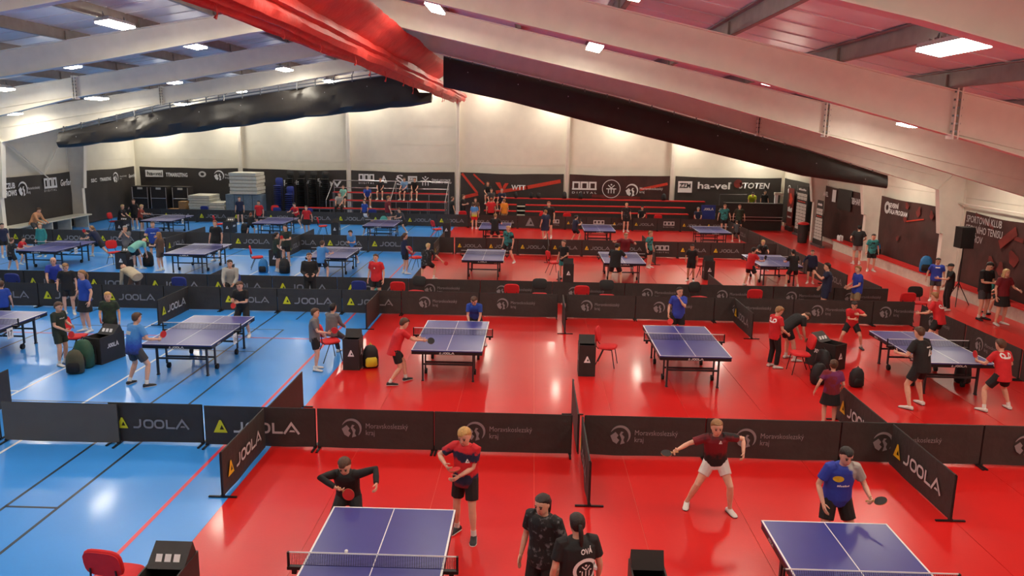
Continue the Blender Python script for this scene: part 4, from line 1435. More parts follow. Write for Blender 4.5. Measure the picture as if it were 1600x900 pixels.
    # ---- bat
    if bat:
        i = 1 if bat[0] == 'r' else 0
        c, d, n, s_ = hands[i]
        colour = bat[1:] or 'red'
        MW = Matrix.Translation((X, Y, z)) @ Matrix.Rotation(-R(face), 4, 'Z')
        bd = (rr * batdir[0] + fw * batdir[1] + ub * batdir[2]).normalized() if batdir else (d * .5 + s_ * .85).normalized()
        fn = batdir[3:] if batdir and len(batdir) > 3 else None
        nn = (rr * fn[0] + fw * fn[1] + ub * fn[2]) if fn else n
        nn = (nn - bd * nn.dot(bd)).normalized()
        ax = nn.cross(bd)
        M4 = Matrix(((ax.x, bd.x, nn.x, c.x), (ax.y, bd.y, nn.y, c.y), (ax.z, bd.z, nn.z, c.z), (0, 0, 0, 1)))
        add_bat(MW @ M4, colour, label)
    return e
BAT = {}
def add_bat(M4, colour, who):
    """origin in the middle of the handle, blade along +y"""
    if not BAT:
        mb = MB()
        pts = [(.0755 * math.cos(R(a)), .125 + .078 * math.sin(R(a))) for a in range(-60, 241, 15)] + [(-.016, .045), (.016, .045)]
        BAT['core'] = MB().prism([(x, y, -.003) for x, y in pts], (0, 0, .006)).mesh('blade', K['bat_wood'])
        BAT['r'] = MB().prism([(x * .985, y, .003) for x, y in pts[:-2]], (0, 0, .004)).mesh('rubber', K['bat_red'])
        BAT['k'] = MB().prism([(x * .985, y, -.007) for x, y in pts[:-2]], (0, 0, .004)).mesh('rubber', K['bat_black'])
        BAT['r2'] = MB().prism([(x * .985, y, -.007) for x, y in pts[:-2]], (0, 0, .004)).mesh('rubber', K['bat_red'])
        BAT['k2'] = MB().prism([(x * .985, y, .003) for x, y in pts[:-2]], (0, 0, .004)).mesh('rubber', K['bat_black'])
        BAT['h'] = MB().loft([(Vector((0, y, 0)), (1, 0, 0), (0, 0, 1), a, .011) for y, a in ((-.05, .017), (-.03, .014), (.03, .013), (.05, .015))], 8).mesh('handle', K['bat_wood'], True)
    e = bpy.data.objects.new('table_tennis_bat', None)
    C.objects.link(e)
    e.matrix_world = M4
    w_ = ' '.join(who.split(', ')[0].split()[:10])
    tag(e, ('red' if colour == 'red' else 'black') + ' table tennis bat held by ' + w_, 'bat', 'table tennis bats in hands')
    b = put('blade', BAT['core'], e)
    put('rubber', BAT['r' if colour == 'red' else 'k2'], b)
    put('rubber', BAT['k' if colour == 'red' else 'r2'], b)
    put('handle', BAT['h'], e)
    return e
def finish_people():
    """one remesh pass turns each garment and each body into a single continuous skin, then the hands are joined to the wrists"""
    for o, vx in PEND:
        m = o.modifiers.new('r', 'REMESH')
        m.mode = 'VOXEL'
        m.voxel_size = vx
        m.use_smooth_shade = True
        s = o.modifiers.new('s', 'SMOOTH')
        s.factor = .5
        s.iterations = 3 if vx < .015 else 2
    dg = bpy.context.evaluated_depsgraph_get()
    dg.update()
    for o, vx in PEND:
        me = bpy.data.meshes.new_from_object(o.evaluated_get(dg))
        old = o.data
        o.modifiers.clear()
        o.data = me
        if o.name in PEOPLE:
            hb = PEOPLE[o.name]
            bm = bmesh.new()
            bm.from_mesh(me)
            k = [bm.verts.new(v) for v in hb.v]
            for f in hb.f:
                try:
                    bm.faces.new([k[i] for i in f]).smooth = True
                except ValueError:
                    pass
            bm.to_mesh(me)
            bm.free()
        if not me.materials:
            me.materials.append(old.materials[0])
        smooth_mesh(me)
        me.name = o.name
        bpy.data.meshes.remove(old)
DECALS = []
def decal(o, me, x, zf, back=True, off=.006, name='print', sub='shirt'):
    """flat print laid on the cloth of a shirt; x and height in metres in the person's frame"""
    DECALS.append((o, me, x, zf, back, off, name, sub))
def finish_decals():
    for o, me, x, zf, back, off, name, sub in DECALS:
        shirt = next((c for c in o.children if c.name.startswith(sub)), None)
        if shirt is None:
            continue
        bv = BVHTree.FromPolygons([v.co.copy() for v in shirt.data.vertices], [tuple(p.vertices) for p in shirt.data.polygons])
        m2 = me.copy()
        sg = -1 if back else 1
        ok = 0
        for v in m2.vertices:
            px = v.co.x * (1 if back else -1) + x
            pz = v.co.z + zf
            hit = bv.ray_cast(Vector((px, sg * 2, pz)), Vector((0, -sg, 0)))
            if hit[0] is not None:
                v.co = hit[0] + Vector((0, sg * off, 0))
                ok += 1
            else:
                v.co = Vector((px, sg * .1, pz))
        if ok:
            put(name, m2, shirt)
# ------------------------------------------------------------------ the players, umpires and spectators
def at(w_, y):
    return (w_[0], y)
# ---- front courts
p1 = person(at((-2.35, 0.67), 9.72), 1.52, 178, 'boy in a black long-sleeved top crouching behind the front table', 'ready', 'black', 'black', 'brown', sleeve='long', legs='trousers',
       drop=.14, lean=.4, feet=((-.1,0),(.1,.02)), look=-.35, hr=(-.04, .17, -.04), pr=(1, 0, .5), hl=(-.18, .12, -.03), pl=(-.8, -.4, .5), bat='rred', batdir=(-.75, .1, -.5, .1, 1, .15), curl_l=1.1)
p2 = person((-0.81, 9.88), 1.59, 197, 'blond boy in a red and navy shirt standing beside the front table', 'stand', 'print_red_navy', 'black', 'blond', shoes='b',
       feet=((-.09, .03), (.1, -.06)), hr=(.03, .12, -.13), pr=(1, -.4, -.2), hl=(.1, .15, -.2), look=-.3, bat='rred', batdir=(-.8, .5, .15, .1, .1, 1), curl_l=1.0)
p3 = person(((0.33, 7.86)[0] - .12, (0.33, 7.86)[1] + .1), 1.62, 212, 'dark-haired woman in a black patterned shirt facing another woman in black', 'stand', 'print_black_white', 'black', 'dark', 'pony', near=True, look=-.2, hl=(-.05, .05, -.29))
p4 = person((0.54, 7.48), 1.6, 345, 'woman in a black shirt with long brown hair down her back', 'stand', 'black', 'black', 'dark', 'pony', near=True, wide=1.05, look=-.1)
p5 = person((2.70, 10.85), 1.54, 180, 'girl in a black and dark red top with white shorts, arms spread', 'stand', 'print_black_red', 'white', 'light', 'pony', socks=None, drop=.055, lean=.24,
       feet=((-.17, .04), (.21, -.08)), hipx=-.03, side=.1, hr=(.27, .08, -.09), pr=(.2, -1, -.3), hl=(-.14, .09, -.12), pl=(-1, -.5, .2), bat='rblack', batdir=(.95, .25, -.05, .2, .3, 1), curl_l=1.1, look=-.1, shortlen=.55, hem=-.06)
p6 = person(at((4.00, 1.00), 9.6), 1.66, 176, 'boy in a blue and white shirt waiting behind the front table', 'ready', 'print_blue_white', 'black', 'black', drop=.02, lean=.22, feet=((-.12, 0), (.12, 0)),
       hr=(.06, .08, -.26), hl=(-.06, .14, -.18), bat='lblack', batdir=(-.7, .6, .3, .3, .2, 1), look=-.25)
# ---- middle courts, blue floor
p7 = person((-10.63, 17.16), 1.49, 100, 'boy in a dark green shirt holding a red bat beside a red chair', 'stand', 'dgreen', 'dgreen', 'brown', hr=(-.02, .16, -.22), hl=(-.0, .14, -.2), bat='rred', batdir=(.2, .8, -.6, 1, 0, .3), look=-.2)
p8 = person((-11.68, 20.14), 1.69, 215, 'girl in a blue shirt and black skirt on the blue floor', 'stand', 'blue', 'black', 'light', 'pony', legs='skirt', hl=(-.08, .02, -.29), hr=(.09, .06, -.27))
p9 = person((-13.26, 22.02), 1.53, 160, 'boy in black shirt standing behind the girl in the blue shirt', 'stand', 'black', 'black', 'light', hr=(.05, .1, -.26), look=-.3)
p10 = person((-10.12, 18.4), 1.48, 165, 'blond boy in a patterned green shirt standing behind the lettered box', 'stand', 'print_green', 'black', 'blond', bat='rred', hr=(.0, .16, -.24))
p11 = person((-8.23, 15.85), 1.66, 30, 'boy in a light blue shirt and grey shorts waiting at the table', 'ready', 'print_lblue', 'dgrey', 'brown', shoes='b', drop=.035, lean=.18, feet=((-.13, -.03), (.15, .02)),
       hr=(.08, .17, -.17), hl=(-.04, .16, -.2), bat='rblack', look=-.05)
p12 = person(at((-7.48, 0.96), 20.0), 1.57, 185, 'boy in black behind the table with card 16, red bat in hand', 'ready', 'black', 'black', 'brown', drop=.03, lean=.2, feet=((-.1, 0), (.1, 0)), hr=(-.02, .17, -.12), hl=(.06, .17, -.14), bat='rred', batdir=(-.2, .3, -.8, .1, 1, 0))
p13 = person(at((-13.88, 0.62), 20.1), 1.34, 340, 'boy in a blue shirt with printed back at the table reading 17', 'stand', 'blue', 'black', 'brown')
# ---- the aisle between the two barrier rows
AY = 23.85
p14 = person(at((-14.70, 0.58), 23.85), 1.72, 160, 'bald man in a blue and grey polo seated in the aisle', 'sit', 'print_blue_white', 'black', 'grey', 'bald', lean=.3, sit=.49)
p15 = person(at((-12.30, 0.54), 23.85), 1.65, 300, 'person in a pale jacket bending over in the aisle', 'bend', 'tan', 'brown', 'brown', sleeve='long', legs='trousers')
p16 = person(at((-9.21, 0.70), 23.85), 1.75, 170, 'bearded man in a grey jacket seated in the aisle', 'sit', 'lgrey', 'black', 'dark', sleeve='long', legs='trousers', lean=.25, sit=.5)
p17 = person(at((-6.78, 0.96), 23.85), 1.69, 160, 'boy in a black jacket standing in the aisle', 'stand', 'black', 'black', 'brown', sleeve='long', legs='trousers', hr=(-.02, .14, -.2), hl=(.03, .13, -.2))
p18 = person(at((-4.77, 0.95), 24.12), 1.65, 195, 'boy in a red shirt with a teal backpack in the aisle', 'stand', 'red', 'black', 'brown')
p19 = person(at((8.97, 1.10), 23.85), 1.70, 285, 'boy in a navy shirt raising one hand in the aisle', 'stand', 'navy', 'navy', 'dark', hl=(.0, .2, .0), hr=(.05, .08, -.28))
p20 = person(at((9.89, 1.12), 23.85), 1.63, 265, 'boy in a blue shirt with backpack straps in the aisle', 'stand', 'royal', 'khaki', 'light', hr=(0, .14, -.22), hl=(.04, .15, -.22))
# ---- middle courts, floor edge and red floor
p21 = person((-4.84, 17.23), 1.45, 85, 'boy in a grey polo standing beside the seated boy', 'stand', 'grey', 'black', 'brown', hr=(-.02, .2, -.18), hl=(0, .1, -.25), bat='rred', batdir=(.1, .7, .4, 1, 0, 0))
p22 = person((-4.73, 18.34), 1.48, 25, 'boy in a grey shirt seated on a red chair seen from behind', 'sit', 'grey', 'dgrey', 'black', sleeve='long', legs='trousers', sit=.5, hl=(.02, .2, -.2))
p23 = person(((-2.74, 16.45)[0] - .1, (-2.74, 16.45)[1]), 1.57, 62, 'boy in a red shirt leaning over the table with a dark bat', 'ready', 'red', 'black', 'brown', shoes='b', lean=.38, drop=.05, feet=((-.05, .14), (.07, -.13)), hr=(.02, .27, -.13), hl=(.04, .25, -.14), bat='rblack', batdir=(.35, .9, -.12, .8, -.2, .5), look=-.25)
p24 = person(at((-1.40, 0.89), 19.75), 1.5, 182, 'boy in a blue shirt leaning forward behind the table', 'ready', 'blue', 'black', 'brown', lean=.55, drop=.06, hr=(-.02, .12, -.28), hl=(.02, .12, -.28), look=-.4)
p25 = person(at((3.85, 0.83), 20.2), 1.55, 192, 'girl in a blue shirt with a ponytail, hand on chin', 'stand', 'royal', 'black', 'dark', 'pony', hl=(.08, .1, .0), pl=(-.4, .3, -1), hr=(.06, .09, -.27), bat='rred', batdir=(-.3, .4, -.7, 0, 1, .3), head_yaw=-25)
p26 = person((5.77, 18.30), 1.51, 70, 'boy in a red shirt and black trousers looking down at a chair', 'stand', 'red', 'black', 'light', legs='trousers', hr=(.02, .14, -.24), hl=(-.02, .14, -.24), look=-.5)
p27 = person((6.4, 19.0), 1.62, 75, 'boy in black bending over the bags on a chair', 'bend', 'black', 'black', 'brown', lean=1.0)
p28 = person((8.38, 20.29), 1.38, 195, 'boy in a red shirt swinging with bent arms behind a table', 'ready', 'red', 'black', 'dark', shoes='b', feet=((-.18, .05), (.2, -.04)), lean=.25, drop=.07, hr=(-.1, .16, -.13), hl=(.02, .18, -.03), pl=(-1, 0, -.3), look=-.2)
p29 = person(((5.88, 14.39)[0] - .2, (5.88, 14.39)[1]), 1.33, 12, 'girl in a purple shirt and black skirt seen from behind', 'stand', 'print_purple', 'black', 'brown', 'bun', legs='skirt', hl=(-.12, -.02, -.27), hr=(.04, .1, -.26))
p30 = person((7.91, 15.68), 1.76, 330, 'boy in a black shirt seen from behind at the table', 'ready', 'black', 'black', 'brown', lean=.18, drop=.03, feet=((-.14, -.02), (.15, .03)), hl=(-.03, .18, -.15), hr=(.04, .12, -.2), socks=None)
p31 = person((9.51, 15.60), 1.59, 345, 'boy in a red shirt with white print seen from behind', 'ready', 'red', 'black', 'brown', lean=.25, drop=.06, feet=((-.2, .0), (.2, .02)), hl=(-.05, .2, -.14), hr=(.06, .14, -.2), bat='lblack')
p32 = person(at((10.56, 0.96), 20.3), 1.6, 320, 'boy in a red shirt behind the far end of the table', 'ready', 'red', 'black', 'light', lean=.3, drop=.03, hl=(-.04, .18, -.18), hr=(.05, .15, -.2))
# ---- side aisle by the benches
p33 = person((13.65, 26.70), 1.49, 200, 'man in a blue shirt with white print talking in the side aisle', 'stand', 'royal', 'dgrey', 'dark', skin='b', wide=1.1, hr=(.09, .0, -.29))
p34 = person((13.35, 25.2), 1.54, 280, 'man in black with a cap reaching out an arm', 'stand', 'black', 'black', 'dark', 'cap', legs='trousers', hl=(0, .24, -.12), hr=(.05, .05, -.28))
p35 = person((13.75, 24.0), 1.84, 160, 'man in black looking at his hands by the benches', 'stand', 'black', 'dgrey', 'black', shoes='b', hr=(-.06, .17, -.15), hl=(.06, .17, -.15), look=-.45)
p36 = person((14.0, 23.4), 1.71, 165, 'girl in a dark red shirt with long blond hair', 'stand', 'maroon', 'black', 'pale', 'long', legs='skirt', socks=None, hl=(-.05, .18, -.17), feet=((-.05, 0), (.13, .03)))
p37 = person((14.82, 24.75), 1.6, 280, 'person in navy seated on the side bench', 'sit', 'navy', 'black', 'brown', shoes='b', sit=.47)
p38 = person((14.05, 34.3), 1.74, 15, 'man in a black shirt and grey shorts facing the wall banner', 'stand', 'black', 'lgrey', 'black', hr=(.04, .1, -.2), hl=(-.06, .1, -.2))
p39 = person((13.95, 32.6), 1.56, 190, 'boy in a teal and black shirt by the wall bench', 'stand', 'print_teal_black', 'black', 'dark')
# ---- third row of tables, red floor
p40 = person((7.95, 28.6), 1.51, 60, 'small player in a red shirt and grey shorts', 'ready', 'red', 'black', 'black', lean=.2, drop=.03, bat='rred', socks=None)
p41 = person((9.46, 28.49), 1.47, 350, 'player in black with a dark ponytail at the end of a table', 'ready', 'black', 'black', 'dark', 'pony', lean=.2, drop=.03)
p42 = person(((10.70, 29.50)[0] - .25, (10.70, 29.50)[1]), 1.28, 200, 'boy in a dark blue top beside the barrier', 'stand', 'navy', 'black', 'brown', sleeve='long', hr=(.14, .08, -.2))
p43 = person(at((9.36, 0.73), 32.2), 1.41, 180, 'player in dark kit facing across the table to a girl in black', 'ready', 'print_black_white', 'black', 'blond', lean=.2)
p44 = person((2.98, 28.0), 1.66, 20, 'man in black playing with legs apart at a table', 'ready', 'black', 'black', 'dark', lean=.3, drop=.03, wide=1.08, hr=(.07, .2, -.12), feet=((-.12, 0), (.15, .02)))
p45 = person(at((3.80, 1.04), 32.0), 1.63, 180, 'player in a maroon shirt with raised arms behind a table', 'ready', 'maroon', 'black', 'light', lean=.15, hr=(.2, .1, -.03), hl=(-.12, .16, -.06), wide=1.1)
p46 = person(((5.06, 33.02)[0] - .25, 32.3), 1.53, 130, 'boy in a teal shirt standing between tables', 'stand', 'print_teal_black', 'black', 'light', socks='white')
p47 = person((1.22, 29.19), 1.51, 215, 'girl in black beside a scoring box, dark blue shoes', 'stand', 'black', 'teal', 'brown', 'pony', shoes='b', hl=(.02, .14, -.22))
p48 = person((6.00, 29.48), 1.40, 200, 'boy in dark kit with white shoes beside a red chair', 'stand', 'black', 'black', 'black', skin='c', socks='black', hr=(.04, .1, -.25))
p49 = person((-1.01, 32.91), 1.66, 215, 'girl in a patterned top stepping beside a table', 'stand', 'print_teal_black', 'black', 'blond', feet=((-.2, -.05), (.06, .08)), drop=.04, side=-.12, lean=.15, hipx=-.03)
p50 = person((-4.80, 29.69), 1.59, 60, 'girl with a ponytail in dark kit standing on the floor edge', 'stand', 'navy', 'black', 'brown', 'pony', hr=(0, .12, -.25))
p51 = person((-3.89, 28.72), 1.6, 15, 'blond player in black crouching with a red bat', 'ready', 'print_black_white', 'black', 'pale', lean=.3, drop=.14, feet=((-.1, -.05), (.2, .05)), hr=(.2, .1, -.22), bat='rred', batdir=(.8, .2, -.3, 0, -1, .2), wide=1.08)
# ---- third row, blue floor
p52 = person((-7.55, 28.0), 1.52, 20, 'player in a light blue shirt seen from behind', 'ready', 'lblue', 'black', 'brown', lean=.15, drop=.03, feet=((-.12, 0), (.18, .0)))
p53 = person((-7.40, 32.09), 1.48, 200, 'player in light blue stretching behind the table', 'ready', 'lblue', 'black', 'black', lean=.3, drop=.06, feet=((-.22, -.03), (.1, .04)), hr=(-.1, .14, -.14), hl=(.03, .18, -.14))
p54 = person((-9.64, 29.53), 1.54, 60, 'girl in a dark shirt looking at her friend', 'stand', 'dgreen', 'black', 'dark', 'pony', hr=(0, .12, -.25))
p55 = person((-9.65, 30.85), 1.68, 200, 'girl in a dark shirt pointing with a bat', 'stand', 'dgreen', 'black', 'black', 'pony', hl=(-.02, .2, -.14), bat='lblack')
p56 = person(((-12.82, 31.55)[0], 31.8), 1.69, 185, 'boy in a black polo standing behind the table', 'stand', 'black', 'black', 'red')
p57 = person((-15.06, 31.10), 1.68, 160, 'boy in a blue shirt talking to a girl in brown', 'stand', 'blue', 'dgrey', 'brown', hr=(.04, .15, -.12), hl=(.02, .16, -.16))
p58 = person((-13.95, 29.28), 1.49, 280, 'girl in a brown patterned dress with long hair', 'stand', 'brown', 'brown', 'light', 'long', hl=(-.02, .18, -.15))
p59 = person((-15.01, 29.58), 1.6, 20, 'person in a mint shirt and black shorts bending over a bag', 'bend', 'mint', 'black', 'brown', lean=1.2)
p60 = person((-15.95, 30.67), 1.53, 175, 'person in a grey shirt with hands pressed to the face', 'stand', 'grey', 'black', 'grey', hr=(-.07, .14, .02), hl=(.07, .14, .02), pr=(.5, .3, -1), pl=(-.5, .3, -1))
p61 = person((-18.0, 32.15), 1.6, 265, 'girl in dark kit stretching low towards a red bat', 'ready', 'navy', 'black', 'light', 'pony', lean=.55, drop=.12, feet=((-.1, -.42), (.06, .14)), hipy=-.1, hr=(.14, .25, -.06), bat='rred', look=.2)
p62 = person((-19.09, 28.38), 1.31, 20, 'player in a dark printed shirt at the edge table', 'ready', 'print_black_white', 'black', 'brown', lean=.15, drop=.02)
p63 = person((-19.90, 30.17), 1.01, 80, 'child in a red shirt reaching over the edge table', 'ready', 'red', 'black', 'black', lean=.4, hr=(0, .26, -.15))
p64 = person((-21.50, 31.57), 1.42, 120, 'boy with dark hair in navy by the edge wall', 'stand', 'navy', 'black', 'dark')
p65 = person((-23.4, 35.4 + 1.2), 1.75, 95, 'man in a tan top sitting hunched on the wall bench', 'sit', 'peach', 'dgrey', 'brown', sleeve='long', lean=.55, sit=.7, feet=((-.09, .27), (.09, .25)), look=-.3)
p66 = person((-20.13, 31.93), 1.4, 180, 'child in a teal jacket by the wall bench', 'stand', 'teal', 'teal', 'light', sleeve='long', legs='trousers')
# ---- last row of tables
p67 = person((-20.02, 40.07), 1.48, 80, 'person in a rust red shirt at the far blue table', 'ready', 'rust', 'black', 'pale', lean=.15, drop=.02, socks='white')
p68 = person((-21.06, 41.56), 1.57, 175, 'person in black behind the rust red player', 'stand', 'black', 'black', 'brown', hr=(.02, .15, -.1))
p69 = person(((-21.41, 40.38)[0], 40.78), 1.6, 95, 'umpire in black seated beside the lettered box', 'sit', 'black', 'black', 'pale', sit=.5, lean=.25)
p70 = person(at((-16.46, 0.73), 44.4), 1.56, 170, 'boy in navy standing before the stacked mats', 'stand', 'navy', 'black', 'brown')
p71 = person(at((-14.61, 0.81), 42.2), 1.56, 180, 'player in red with a bun behind the far table', 'stand', 'red', 'black', 'black', 'bun')
p72 = person((-14.2, 39.6), 1.25, 10, 'player in black with reddish hair seen from behind', 'ready', 'black', 'black', 'red', 'pony', lean=.3, drop=.04)
p73 = person((-13.00, 43.19), 1.55, 200, 'player in red lunging with a white bat cover', 'ready', 'red', 'black', 'black', 'bun', lean=.35, drop=.07, feet=((-.25, -.05), (.08, .1)))
p74 = person((-11.60, 40.61), 1.49, 185, 'player in a red shirt and black skirt with arms down', 'stand', 'red', 'black', 'black', 'bun', legs='skirt', socks=None, hl=(-.1, 0, -.28), hr=(.1, 0, -.28))
p75 = person((-8.40, 40.08), 1.24, 20, 'player in dark kit with a white back number', 'ready', 'dgrey', 'navy', 'brown', lean=.15, drop=.02)
p76 = person((-6.97, 42.16), 1.55, 230, 'player in dark kit lunging behind the far table', 'ready', 'dgrey', 'black', 'brown', lean=.45, drop=.1, feet=((-.28, -.05), (.1, .1)))
p77 = person(at((-8.05, 0.91), 44.2), 1.80, 60, 'man in a maroon shirt with a teal bag', 'stand', 'maroon', 'dgrey', 'light', wide=1.1)
p78 = person(at((-9.60, 0.76), 45.4), 1.43, 200, 'person in a blue shirt behind the last barriers', 'stand', 'blue', 'black', 'brown')
p79 = person(((-11.23, 1.01)[0], 46.30), 1.7, 180, 'man in a pale shirt sitting on the lowest tier', 'sit', 'lgrey', 'black', 'brown', sit=.45, legs='trousers', feet=((-.09, .24), (.09, .23)), lean=.3, z=0.43)
p80 = person((-3.21, 44.21), 1.50, 5, 'child in a shirt fading from blue to yellow, red shorts', 'stand', 'print_grad', 'red', 'brown')
p81 = person((-1.75, 37.7), 1.61, 10, 'player in black with neck bare at the far red table', 'ready', 'black', 'black', 'light', lean=.1, drop=.02)
p82 = person((0.89, 41.00), 1.99, 200, 'man in black leaning towards a girl', 'stand', 'black', 'black', 'red', lean=.15)
p83 = person((0.70, 39.74), 1.61, 330, 'girl in a navy dress with light hair', 'stand', 'navy', 'navy', 'light', legs='skirt', socks=None)
p84 = person((2.15, 39.6), 1.50, 60, 'player in dark kit turning with raised bat', 'ready', 'navy', 'black', 'black', lean=.1, hr=(.0, .16, -.08), bat='rred')
p85 = person((5.25, 44.41), 1.64, 170, 'girl in white and black with tied blond hair', 'stand', 'print_black_white', 'black', 'pale', 'bun')
p86 = person(((6.31, 0.50)[0], 45.6), 1.6, 200, 'person in black sitting in front of the red tiers', 'sit', 'black', 'black', 'black', sit=.5, feet=((-.09, .14), (.09, .12)))
p87 = person((9.48, 45.6), 1.6, 190, 'person in navy seated behind the last barriers', 'sit', 'navy', 'black', 'grey', sit=.5, feet=((-.09, .14), (.09, .12)))
p88 = person(at((10.64, 1.09), 44.2), 1.69, 185, 'boy in a teal and black shirt behind the last table', 'stand', 'print_teal_black', 'black', 'light', hl=(-.1, 0, -.28), hr=(.1, 0, -.28))
p89 = person(at((11.40, 1.13), 44.0), 1.69, 190, 'boy in a green trimmed dark shirt behind the last table', 'stand', 'print_green', 'black', 'red', hl=(-.08, 0, -.28), hr=(.08, .0, -.28))
p90 = person((10.55, 40.97), 1.16, 355, 'player in a grey shirt seen from behind at the last table', 'ready', 'dgrey', 'black', 'brown', lean=.2, drop=.06, feet=((-.16, 0), (.16, 0)))
p91 = person(at((-4.64, 0.81), 45.9), 1.68, 60, 'man in black beside the back wall post', 'stand', 'black', 'black', 'brown')
p92 = person(at((-4.07, 0.94), 46.6), 1.77, 100, 'person in black with folded arms near the post', 'stand', 'black', 'black', 'brown', hr=(-.08, .13, -.13), hl=(.08, .13, -.14))
p93 = person(at((-3.29, 0.99), 46.2), 1.59, 180, 'person in a dark top behind the fading-shirt child', 'stand', 'brown', 'black', 'brown', 'long')
p94 = person(at((-2.36, 0.87), 45.7), 1.68, 0, 'person in a red top before the orange-shirted boy', 'stand', 'red', 'black', 'red')
p95 = person(at((-1.59, 0.89), 45.7), 1.62, 330, 'boy in an orange shirt by the seating tiers', 'stand', 'orange', 'khaki', 'light')
p96 = person(((-2.41, 1.67)[0], 47.00), 1.65, 180, 'person in a dark shirt sitting on the tier above the red top', 'sit', 'dgrey', 'black', 'brown', sit=.38, feet=((-.09, .2), (.09, .19)), z=0.83)
p97 = person(((-1.77, 1.75)[0], 46.99), 1.65, 200, 'person in grey hood sitting on the tier by the orange shirt', 'sit', 'navy', 'black', 'grey', sit=.38, feet=((-.09, .2), (.09, .19)), hl=(-.02, .2, -.1), z=0.83)
p98 = person(((-2.69, 1.99)[0], 47.85), 1.65, 170, 'long-haired woman in black sitting on the top tier', 'sit', 'black', 'black', 'red', 'long', sit=.4, feet=((-.09, .2), (.09, .19)), z=1.13)
p99 = person(((-7.65, 1.74)[0], 47.80), 1.65, 200, 'boy in light blue and black climbing the open tiers', 'sit', 'skyblue', 'black', 'brown', sit=.46, feet=((-.09, .24), (.09, .2)), z=1.25)
p100 = person(((-7.05, 1.86)[0], 47.80), 1.65, 180, 'person in black sitting beside the boy in light blue', 'sit', 'black', 'black', 'brown', sit=.46, feet=((-.09, .24), (.09, .22)), z=1.25)
p101 = person(((-9.11, 1.76)[0], 47.80), 1.6, 180, 'person in a black shirt with white print on the upper tier', 'sit', 'print_black_white', 'black', 'brown', sit=.46, feet=((-.09, .24), (.09, .22)), lean=.2, z=1.25)
p102 = person(((-9.77, 1.42)[0], 47.05), 1.6, 168, 'child in blue sitting on the middle tier', 'sit', 'blue', 'black', 'brown', sit=.46, feet=((-.09, .24), (.09, .22)), lean=.3, z=0.84)
p103 = person(((-11.19, 1.65)[0], 47.05), 1.5, 180, 'child in teal sitting on the upper tier', 'sit', 'mint', 'black', 'brown', sit=.46, feet=((-.09, .24), (.09, .22)), z=0.84)
p104 = person(((13.02, 2.20)[0], 47.6), 1.7, 190, 'person in bright yellow bending at the raised desk', 'bend', 'yellow', 'black', 'dark', z=.72, lean=.9)
p105 = person(((13.84, 1.92)[0], 47.9), 1.5, 180, 'man in black behind the raised desk', 'stand', 'black', 'black', 'dark', z=.72)

# ---- prints on the shirts
decal(p2, tri_mesh(.06, .06, K['white']), -.06, 1.13, False)
decal(p4, disc_mesh(.1, .135, K['white']), .05, 1.03, True)
decal(p4, player_mesh(.14, K['white']), .05, 1.03, True)
decal(p4, text_mesh('OVÁ', .13, .07, K['white'], .03), .06, 1.24, True)
decal(p5, tri_mesh(.05, .05, K['white']), -.05, 1.1, False)
decal(p6, disc_mesh(0, .045, K['gold_print'], sx=1.4), .08, 1.16, False)
decal(p6, blurred_word(.16, .03, K['white'], 7), .0, 1.06, False)
decal(p30, tri_mesh(.13, .13, K['white']), .06, 1.18, True)
decal(p30, blurred_word(.16, .03, K['white'], 6), .06, 1.29, True)
for q in (p31, p26, p32):
    for dx in (-.08, .08):
        decal(q, disc_mesh(.025, .05, K['white']), dx, 1.16, True)
    decal(q, patch_mesh(.14, .035, K['white']), 0, 1.12, True)
for k in range(3):
    decal(p33, patch_mesh(.22 - .04 * k, .04, K['white']), 0, 1.38 - .11 * k, False)
decal(p75, patch_mesh(.22, .2, K['white']), 0, 1.1, True)
decal(p11, patch_mesh(.16, .07, K['pale_print']), 0, 1.17, True)
decal(p18, tri_mesh(.05, .05, K['white']), 0, 1.2, False)
decal(p7, blurred_word(.14, .03, K['pale_print'], 5), 0, 1.1, False)
for dx in (-.13, .13):
    decal(p29, patch_mesh(.09, .05, K['pale_print']), dx, 1.2, True)
decal(p57, blurred_word(.18, .03, K['white'], 6), 0, 1.2, False)
# ------------------------------------------------------------------ wall banners
def sheet(w_, h, nx=26, ny=10, amp=.05, seed=0):
    mb = MB()
    for i in range(nx + 1):
        for j in range(ny + 1):
            x, z = -w_ / 2 + w_ * i / nx, h * j / ny
            u_, v = i / nx, j / ny
            sagz = -.05 * math.sin(math.pi * u_) * v ** 4 * (1 + .4 * math.sin(9 * u_ + seed))
            # folds run from the upper corners
            f = amp * noise.noise(Vector((x * .8 + z * .6 + seed * 3, z * .5 - x * .15, seed))) + amp * .4 * noise.noise(Vector((x * 2.4 - z * 1.4, z * 1.2, seed + 4)))
            mb.v.append((x, f * (1 - .6 * v), z + sagz))
    for i in range(nx):
        for j in range(ny):
            a = i * (ny + 1) + j
            mb.face(a, a + ny + 1, a + ny + 2, a + 1)
    # thickness
    n = len(mb.v)
    mb.v += [(x, y + .006, z) for x, y, z in mb.v]
    for f in list(mb.f):
        mb.face(*[n + k for k in reversed(f)])
    return mb
def banner(c, rz, w_, z0, z1, label, prints=(), m='banner', seed=0, amp=.05):
    """c: (x, y) of the centre; prints: (mesh, along, height above floor, name)"""
    e = empty('wall_banner', (c[0], c[1], 0), rz)
    sh_ = sheet(w_, z1 - z0, seed=seed, amp=amp).build('cloth', K[m], e, True)
    sh_.location = (0, 0, z0)
    for me, x, z, nm in prints:
        put(nm, me, e, (x, -.045 if nm in ('petal', 'stripe') else -.062, z))
    for s in (-1, 1):
        MB().tube([(s * w_ * .49, .02, z1 - .02), (s * w_ * .49, .1, z1 + .03)], .008, 5).build('cord', K['pale_print'], e)
    return tag(e, label, 'banner', 'printed banners along the walls')
W_ = K['white']
def bx(px):
    return px
